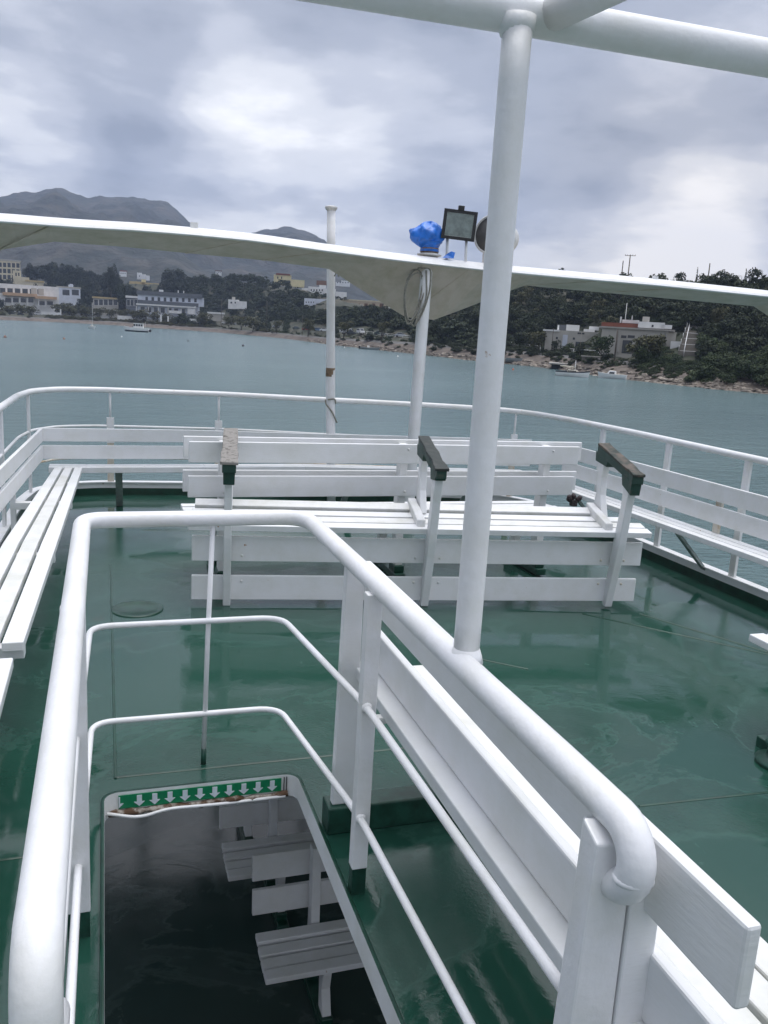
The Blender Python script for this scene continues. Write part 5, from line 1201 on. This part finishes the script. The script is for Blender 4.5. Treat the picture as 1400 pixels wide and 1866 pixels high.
# ---------------------------------------------------------------- cars
CARP = {k: mat('car_paint_'+k, c, .25, coat=.5, var=.05) for k, c in dict(white=(.62, .63, .64), red=(.30, .03, .025), dark=(.03, .04, .045), green=(.03, .055, .05), silver=(.34, .37, .42), blue=(.13, .2, .30)).items()}
M['tyre'] = mat('tyre', (.015, .015, .016), .8)
def car(label, px, py, D, heading, paint, kind='car'):
    p = hit(px, py, 12); a0 = math.atan2(p[0], p[1]); a = a0+heading; r = empty('parked_'+kind, p, label, kind)
    f = np.array([math.cos(a), -math.sin(a), 0]); s = np.array([math.sin(a), math.cos(a), 0]); k = np.array([0, 0, 1.0]); P = lambda x, y, z: p+f*x+s*y+k*z
    if kind == 'car':
        prof = [(-2.0, .3), (-2.05, .6), (-1.95, .92), (-1.2, .98), (.9, .98), (1.75, .82), (2.05, .62), (2.05, .3)]; roof = [(-1.55, .97), (-1.1, 1.42), (.2, 1.46), (1.0, .97)]; W = .84
    elif kind == 'van':
        prof = [(-2.1, .35), (-2.1, 1.2), (1.5, 1.15), (2.1, 1.0), (2.15, .35)]; roof = [(-2.08, 1.15), (-2.0, 2.0), (1.0, 2.05), (1.6, 1.14)]; W = .9
    else:
        prof = [(-2.6, .6), (-2.6, 1.0), (1.0, 1.0), (1.05, 1.2), (2.5, 1.15), (2.55, .5)]; roof = [(1.1, 1.1), (1.15, 2.1), (2.1, 2.1), (2.5, 1.14)]; W = .95
    b = MB(); b.prism([P(x, -W, z) for x, z in prof], s*2*W); b.prism([P(x, -W*.86, z) for x, z in roof], s*1.72*W); b.build('body', CARP[paint], r, .05)
    c = np.mean([q for q in roof], 0); rin = [((x-c[0])*.86+c[0], (z-c[1])*.74+c[1]) for x, z in roof]; g = MB()
    g.prism([P(x, -W*.86-.015, z) for x, z in rin], s*(1.72*W+.03))
    g.hexa([P(roof[2][0]+.05, -W*.7, roof[2][1]-.06), P(roof[3][0]-.02, -W*.74, roof[3][1]+.06), P(roof[3][0]-.02, W*.74, roof[3][1]+.06), P(roof[2][0]+.05, W*.7, roof[2][1]-.06)]+[q+k*.03+f*.03 for q in (P(roof[2][0]+.05, -W*.7, roof[2][1]-.06), P(roof[3][0]-.02, -W*.74, roof[3][1]+.06), P(roof[3][0]-.02, W*.74, roof[3][1]+.06), P(roof[2][0]+.05, W*.7, roof[2][1]-.06))])
    g.build('windows', M['glass'], r)
    for x in (-1.3, 1.3):
        for y in (-W+.08, W-.08):
            w = MB(); w.lathe([(.20, -.1), (.32, -.1), (.32, .1), (.20, .1)], P(x, y, .32), s, 14); w.build('wheel', M['tyre'], r)
    if kind == 'truck':
        w = MB()
        for y in (-W, W-.05): w.hexa([P(-2.6, y, 1.0), P(.9, y, 1.0), P(.9, y+.05, 1.0), P(-2.6, y+.05, 1.0), P(-2.6, y, 1.6), P(.9, y, 2.0), P(.9, y+.05, 2.0), P(-2.6, y+.05, 1.6)])
        w.build('cargo_side', CARP['white'], r)
CARS = (('dark green car parked first in the row left of the mast', 541, 600.5, 300, .1, 'green', 'car'), ('red car parked in the row left of the mast', 559, 602.5, 297, .1, 'red', 'car'), ('pale blue car parked right of the red car', 580, 603.5, 295, .2, 'blue', 'car'), ('white car parked next to the flag mast', 592, 604.5, 294, .2, 'white', 'car'),
        ('white open truck parked behind the rocks right of the mast', 632, 609, 285, .3, 'white', 'truck'), ('dark car parked in front of the white truck', 640, 609.5, 281, .1, 'dark', 'car'), ('white van parked right of the white truck', 657, 608.5, 283, 1.2, 'white', 'van'), ('blue silver car on the road behind the canopy pillar', 731, 614.5, 262, .1, 'silver', 'car'), ('grey green car partly hidden left of the blue silver car', 693, 610.5, 275, .2, 'green', 'car'),
        ('white car parked on the left beach below the hotel', 71, 574.5, 425, .3, 'white', 'van'), ('dark car parked at the far left of the beach', 22, 573, 425, .1, 'dark', 'car'), ('dark blue car beside the white van on the left beach', 38, 574.5, 423, .1, 'dark', 'car'), ('silver car parked under the trees right of the boat ramp', 425, 592, 390, .2, 'silver', 'car'), ('white car parked at the shed right of the boat ramp', 410, 590.5, 392, .1, 'white', 'car'), ('white car under the wide tamarisk behind the dark speedboat', 452, 595.5, 380, .1, 'white', 'car'), ('grey car facing the water above the white speedboat', 504, 597.5, 310, .3, 'silver', 'car'),
        ('silver hatchback facing the jetty by the red roofed house', 1133, 645.5, 168, 1.45, 'silver', 'car'))
for c in CARS: car(*c)

# ---------------------------------------------------------------- boats
HP = {k: mat('hull_'+k, c, .35, var=.06, vscale=1) for k, c in dict(white=(.78, .78, .77), navy=(.02, .025, .04), grey=(.22, .24, .25), red=(.3, .05, .03), wood=(.25, .15, .08), blue=(.1, .2, .32), cream=(.6, .56, .46)).items()}
def boat(label, px, py, heading, L_, W, fb, paint, top='open', band=None, name='moored_boat', mast=0, brow=4):
    p = at_z(px, py, SEA); a = math.atan2(p[0], p[1])+heading; r = empty(name, p, label, 'boat')
    f = np.array([math.cos(a), -math.sin(a), 0]); s = np.array([math.sin(a), math.cos(a), 0]); k = np.array([0, 0, 1.0]); P = lambda x, y, z: p+f*x+s*y+k*z
    n = 12; rows = [(-.3, .35), (0, .72), (fb*.3, .88), (fb*.55, .95), (fb*.8, .98), (fb, 1.0)]; V = []
    def half(t): return max(0.02, (1-max(0, (t-.35)/.65)**2.2)*(.86+.14*min(1, t/.3)))
    for i in range(n+1):
        t = i/n; x = (t-.5)*L_; sh = fb*.35*max(0, (t-.4)/.6)**2
        for z, w in rows: V.append((P(x+(.10*L_*(z/fb)*.5 if t > .7 else 0), half(t)*w*W/2, z+sh*max(0, z/fb))))
        for z, w in rows[::-1]: V.append((P(x+(.10*L_*(z/fb)*.5 if t > .7 else 0), -half(t)*w*W/2, z+sh*max(0, z/fb))))
    m = 2*len(rows); b = MB(); F = []; mi = []
    for i in range(n):
        for j in range(m):
            if j == len(rows)-1: continue
            F.append((i*m+j, (i+1)*m+j, (i+1)*m+(j+1) % m, i*m+(j+1) % m)); mi.append(1 if (j in (brow, m-2-brow) and band) else 0)
    F.append(tuple(range(m))); mi.append(0)
    for ff, mm in zip(F, mi): pass
    b0 = len(b.V); b.V += [tuple(v) for v in V]
    for ff, mm in zip(F, mi): b.F.append(list(ff)); b.M.append(mm); b.S.append(False)
    b.build('hull', [HP[paint], HP[band or paint]], r)
    d = MB(); dk = fb*.78; dv = [P((i/n-.5)*L_, half(i/n)*W/2*.95, dk+fb*.35*max(0, (i/n-.4)/.6)**2) for i in range(n+1)]+[P((i/n-.5)*L_, -half(i/n)*W/2*.95, dk+fb*.35*max(0, (i/n-.4)/.6)**2) for i in range(n, -1, -1)]
    d.add(dv, [tuple(range(len(dv)))]); d.build('deck', HP['cream' if top != 'open' else 'grey'], r)
    if top == 'cabin':
        c = MB(); c.hexa([P(-.12*L_, -W*.33, dk), P(.25*L_, -W*.25, dk), P(.25*L_, W*.25, dk), P(-.12*L_, W*.33, dk), P(-.10*L_, -W*.28, dk+.75), P(.12*L_, -W*.22, dk+.75), P(.12*L_, W*.22, dk+.75), P(-.10*L_, W*.28, dk+.75)]); c = c.build('cabin', HP['white'], r, .05)
        w = MB(); w.hexa([P(-.07*L_, -W*.325, dk+.25), P(.12*L_, -W*.275, dk+.25), P(.12*L_, W*.275, dk+.25), P(-.07*L_, W*.325, dk+.25), P(-.07*L_, -W*.305, dk+.55), P(.10*L_, -W*.26, dk+.55), P(.10*L_, W*.26, dk+.55), P(-.07*L_, W*.305, dk+.55)]); w.build('window', M['glass'], c)
    if top == 'wheelhouse':
        c = MB(); c.hexa([P(-.28*L_, -W*.3, dk), P(.14*L_, -W*.3, dk), P(.14*L_, W*.3, dk), P(-.28*L_, W*.3, dk), P(-.27*L_, -W*.29, dk+2.0), P(.12*L_, -W*.29, dk+2.0), P(.12*L_, W*.29, dk+2.0), P(-.27*L_, W*.29, dk+2.0)]); c = c.build('wheelhouse', HP['white'], r, .04)
        q = MB(); q.hexa([P(-.30*L_, -W*.33, dk+2.0), P(.15*L_, -W*.33, dk+2.0), P(.15*L_, W*.33, dk+2.0), P(-.30*L_, W*.33, dk+2.0), P(-.30*L_, -W*.33, dk+2.1), P(.15*L_, -W*.33, dk+2.1), P(.15*L_, W*.33, dk+2.1), P(-.30*L_, W*.33, dk+2.1)]); q.build('roof', HP['white'], c)
        for i in range(4):
            x = -.25*L_+.10*L_*i; w = MB(); w.hexa([P(x, -W*.31, dk+1.0), P(x+.075*L_, -W*.31, dk+1.0), P(x+.075*L_, W*.31, dk+1.0), P(x, W*.31, dk+1.0), P(x, -W*.30, dk+1.75), P(x+.075*L_, -W*.30, dk+1.75), P(x+.075*L_, W*.30, dk+1.75), P(x, W*.30, dk+1.75)]); w.build('window', M['glass'], c)
        e = MB(); e.box(*(lambda c_: (c_[0]-.5, c_[0]+.5, c_[1]-.4, c_[1]+.4, c_[2], c_[2]+.5))(P(.28*L_, 0, dk+.1))); e.build('hatch_cover', HP['red'], r, .05)
        e = MB(); e.hexa([P(-.5*L_-.9, -.4, .2), P(-.5*L_, -.4, .2), P(-.5*L_, .4, .2), P(-.5*L_-.9, .4, .2), P(-.5*L_-.9, -.4, 1.2), P(-.5*L_, -.4, 1.0), P(-.5*L_, .4, 1.0), P(-.5*L_-.9, .4, 1.2)]); e.build('outboard_motor', M['black'], r, .08)
        for x in (-.35, .3, .42):
            e = MB(); e.tube([P(x*L_, 0, dk), P(x*L_, 0, dk+(2.8 if x < 0 else .8))], .04, 6); e.build('rail_post', HP['white'], r)
    if top == 'motor':
        e = MB(); e.hexa([P(-.5*L_-.5, -.2, .1), P(-.5*L_, -.2, .1), P(-.5*L_, .2, .1), P(-.5*L_-.5, .2, .1), P(-.5*L_-.55, -.2, fb+.45), P(-.5*L_, -.2, fb+.35), P(-.5*L_, .2, fb+.35), P(-.5*L_-.55, .2, fb+.45)]); e.build('outboard_motor', M['black'], r, .06)
        e = MB(); e.obox(P(-.08*L_, 0, dk+.3), f*.35, s*W*.2, k*.35); e.build('console', HP['white'], r, .04)
    if top == 'sail':
        c = MB(); c.hexa([P(-.15*L_, -W*.3, dk), P(.22*L_, -W*.24, dk), P(.22*L_, W*.24, dk), P(-.15*L_, W*.3, dk), P(-.13*L_, -W*.27, dk+.55), P(.16*L_, -W*.2, dk+.45), P(.16*L_, W*.2, dk+.45), P(-.13*L_, W*.27, dk+.55)]); c = c.build('cabin', HP['cream'], r, .05)
        for i in range(4):
            x = (-.10+.062*i)*L_; w = MB(); w.obox(P(x, 0, dk+.3), f*.13, s*W*.292, k*.1); w.build('window', M['glass'], c)
    if mast:
        e = MB(); e.tube([P(.08*L_, 0, dk), P(.08*L_, 0, dk+mast)], [.07, .045], 8); e.build('mast', HP['white'], r); e = MB(); e.tube([P(.08*L_, 0, dk+1.0), P(-.38*L_, 0, dk+1.1)], .09, 8); e.build('boom', HP['cream'], r)
    return r
boat('small white sailing boat with a bare mast seen from astern', 168.5, 599.5, 1.35, 5.2, 2.5, .95, 'white', 'sail', None, mast=9.5)
boat('white fishing boat with wheelhouse and dark waterline moored off the beach', 250, 604.5, 3.35, 9.2, 3.0, 1.5, 'white', 'wheelhouse', 'navy', brow=1)
boat('dark blue speedboat with white cabin lying at the rocks below the tamarisks', 439, 607.5, .15, 6.4, 2.2, .8, 'navy', 'cabin', 'white')
boat('small white motor boat near the boat ramp, left of the dark speedboat', 389, 602.5, 3.3, 3.8, 1.8, .7, 'white', 'motor')
boat('white cabin speedboat moored left of the flag mast', 502, 613.5, .1, 6.6, 2.2, .8, 'white', 'cabin')
boat('low white open boat right of the white cabin speedboat', 528, 617, .1, 5.2, 1.8, .55, 'white', 'motor')
boat('low grey open boat with outboard motor beside the rocks', 674, 637, .05, 6.0, 1.9, .65, 'grey', 'motor')
boat('white sailing boat with navy stripe and round windows at the jetty', 1042, 686, .0, 5.8, 2.0, .85, 'white', 'sail', 'navy', mast=2.2)
boat('white cabin motor boat moored at the right end of the jetty', 1116, 690, 3.3, 4.9, 1.9, .8, 'white', 'cabin')
p_ = at_d(936, 659, shore_d(az_of(936, 659))+2.2)
rr_ = boat('grey dinghy drawn up on the rocks right of the near pole', 936, 661, .1, 3.8, 1.5, .6, 'grey', 'open'); rr_.location = p_+[0, 0, .15]
# ---------------------------------------------------------------- buoys
BU = {'orange': mat('buoy_orange', (.5, .11, .04), .5), 'dark': mat('buoy_dark', (.05, .04, .05), .6), 'white': mat('buoy_white', (.7, .7, .68), .5), 'rust': mat('buoy_rust', (.28, .14, .1), .6)}
for x, y, c, R0, lb in ((9.5, 615, 'rust', .30, 'small reddish buoy near the left edge of the bay'), (117, 618, 'rust', .26, 'small reddish buoy off the beach below the white hotel'), (343, 622, 'dark', .24, 'dark buoy off the boat ramp'), (443, 631, 'dark', .34, 'dark conical buoy left of the flag mast'), (628, 634, 'white', .22, 'round white buoy near the grey open boat'), (717, 642, 'dark', .24, 'dark buoy off the rocks by the canopy pillar'), (725, 650, 'white', .2, 'pale buoy, nearer than the dark one by the pillar'), (935, 674, 'orange', .2, 'orange buoy right of the near pole'), (222, 614, 'white', .2, 'faint pale buoy below the fishing boat')):
    p = at_z(x, y, SEA); b = MB(); b.lathe([(R0*.5, -.2), (R0, 0), (R0*.95, R0*.6), (R0*.5, R0*1.2), (R0*.15, R0*1.5), (R0*.12, R0*1.9)], p, n=12)
    tag(b.build('mooring_buoy', BU[c], off=None), lb, 'buoy')

# ---------------------------------------------------------------- air
def haze():
    m = bpy.data.materials.new('haze_air'); m.use_nodes = True; N = m.node_tree.nodes; N.clear()
    o = N.new('ShaderNodeOutputMaterial'); v = N.new('ShaderNodeVolumePrincipled'); m.node_tree.links.new(v.outputs[0], o.inputs['Volume'])
    v.inputs['Color'].default_value = (0.56, 0.69, 0.98, 1); v.inputs['Density'].default_value = 0.00018; v.inputs['Anisotropy'].default_value = 0.2
    b = MB(); b.box(-3500, 3500, -700, 3700, -12, 560); b.build('haze', m).__setitem__('kind', 'stuff')
haze()
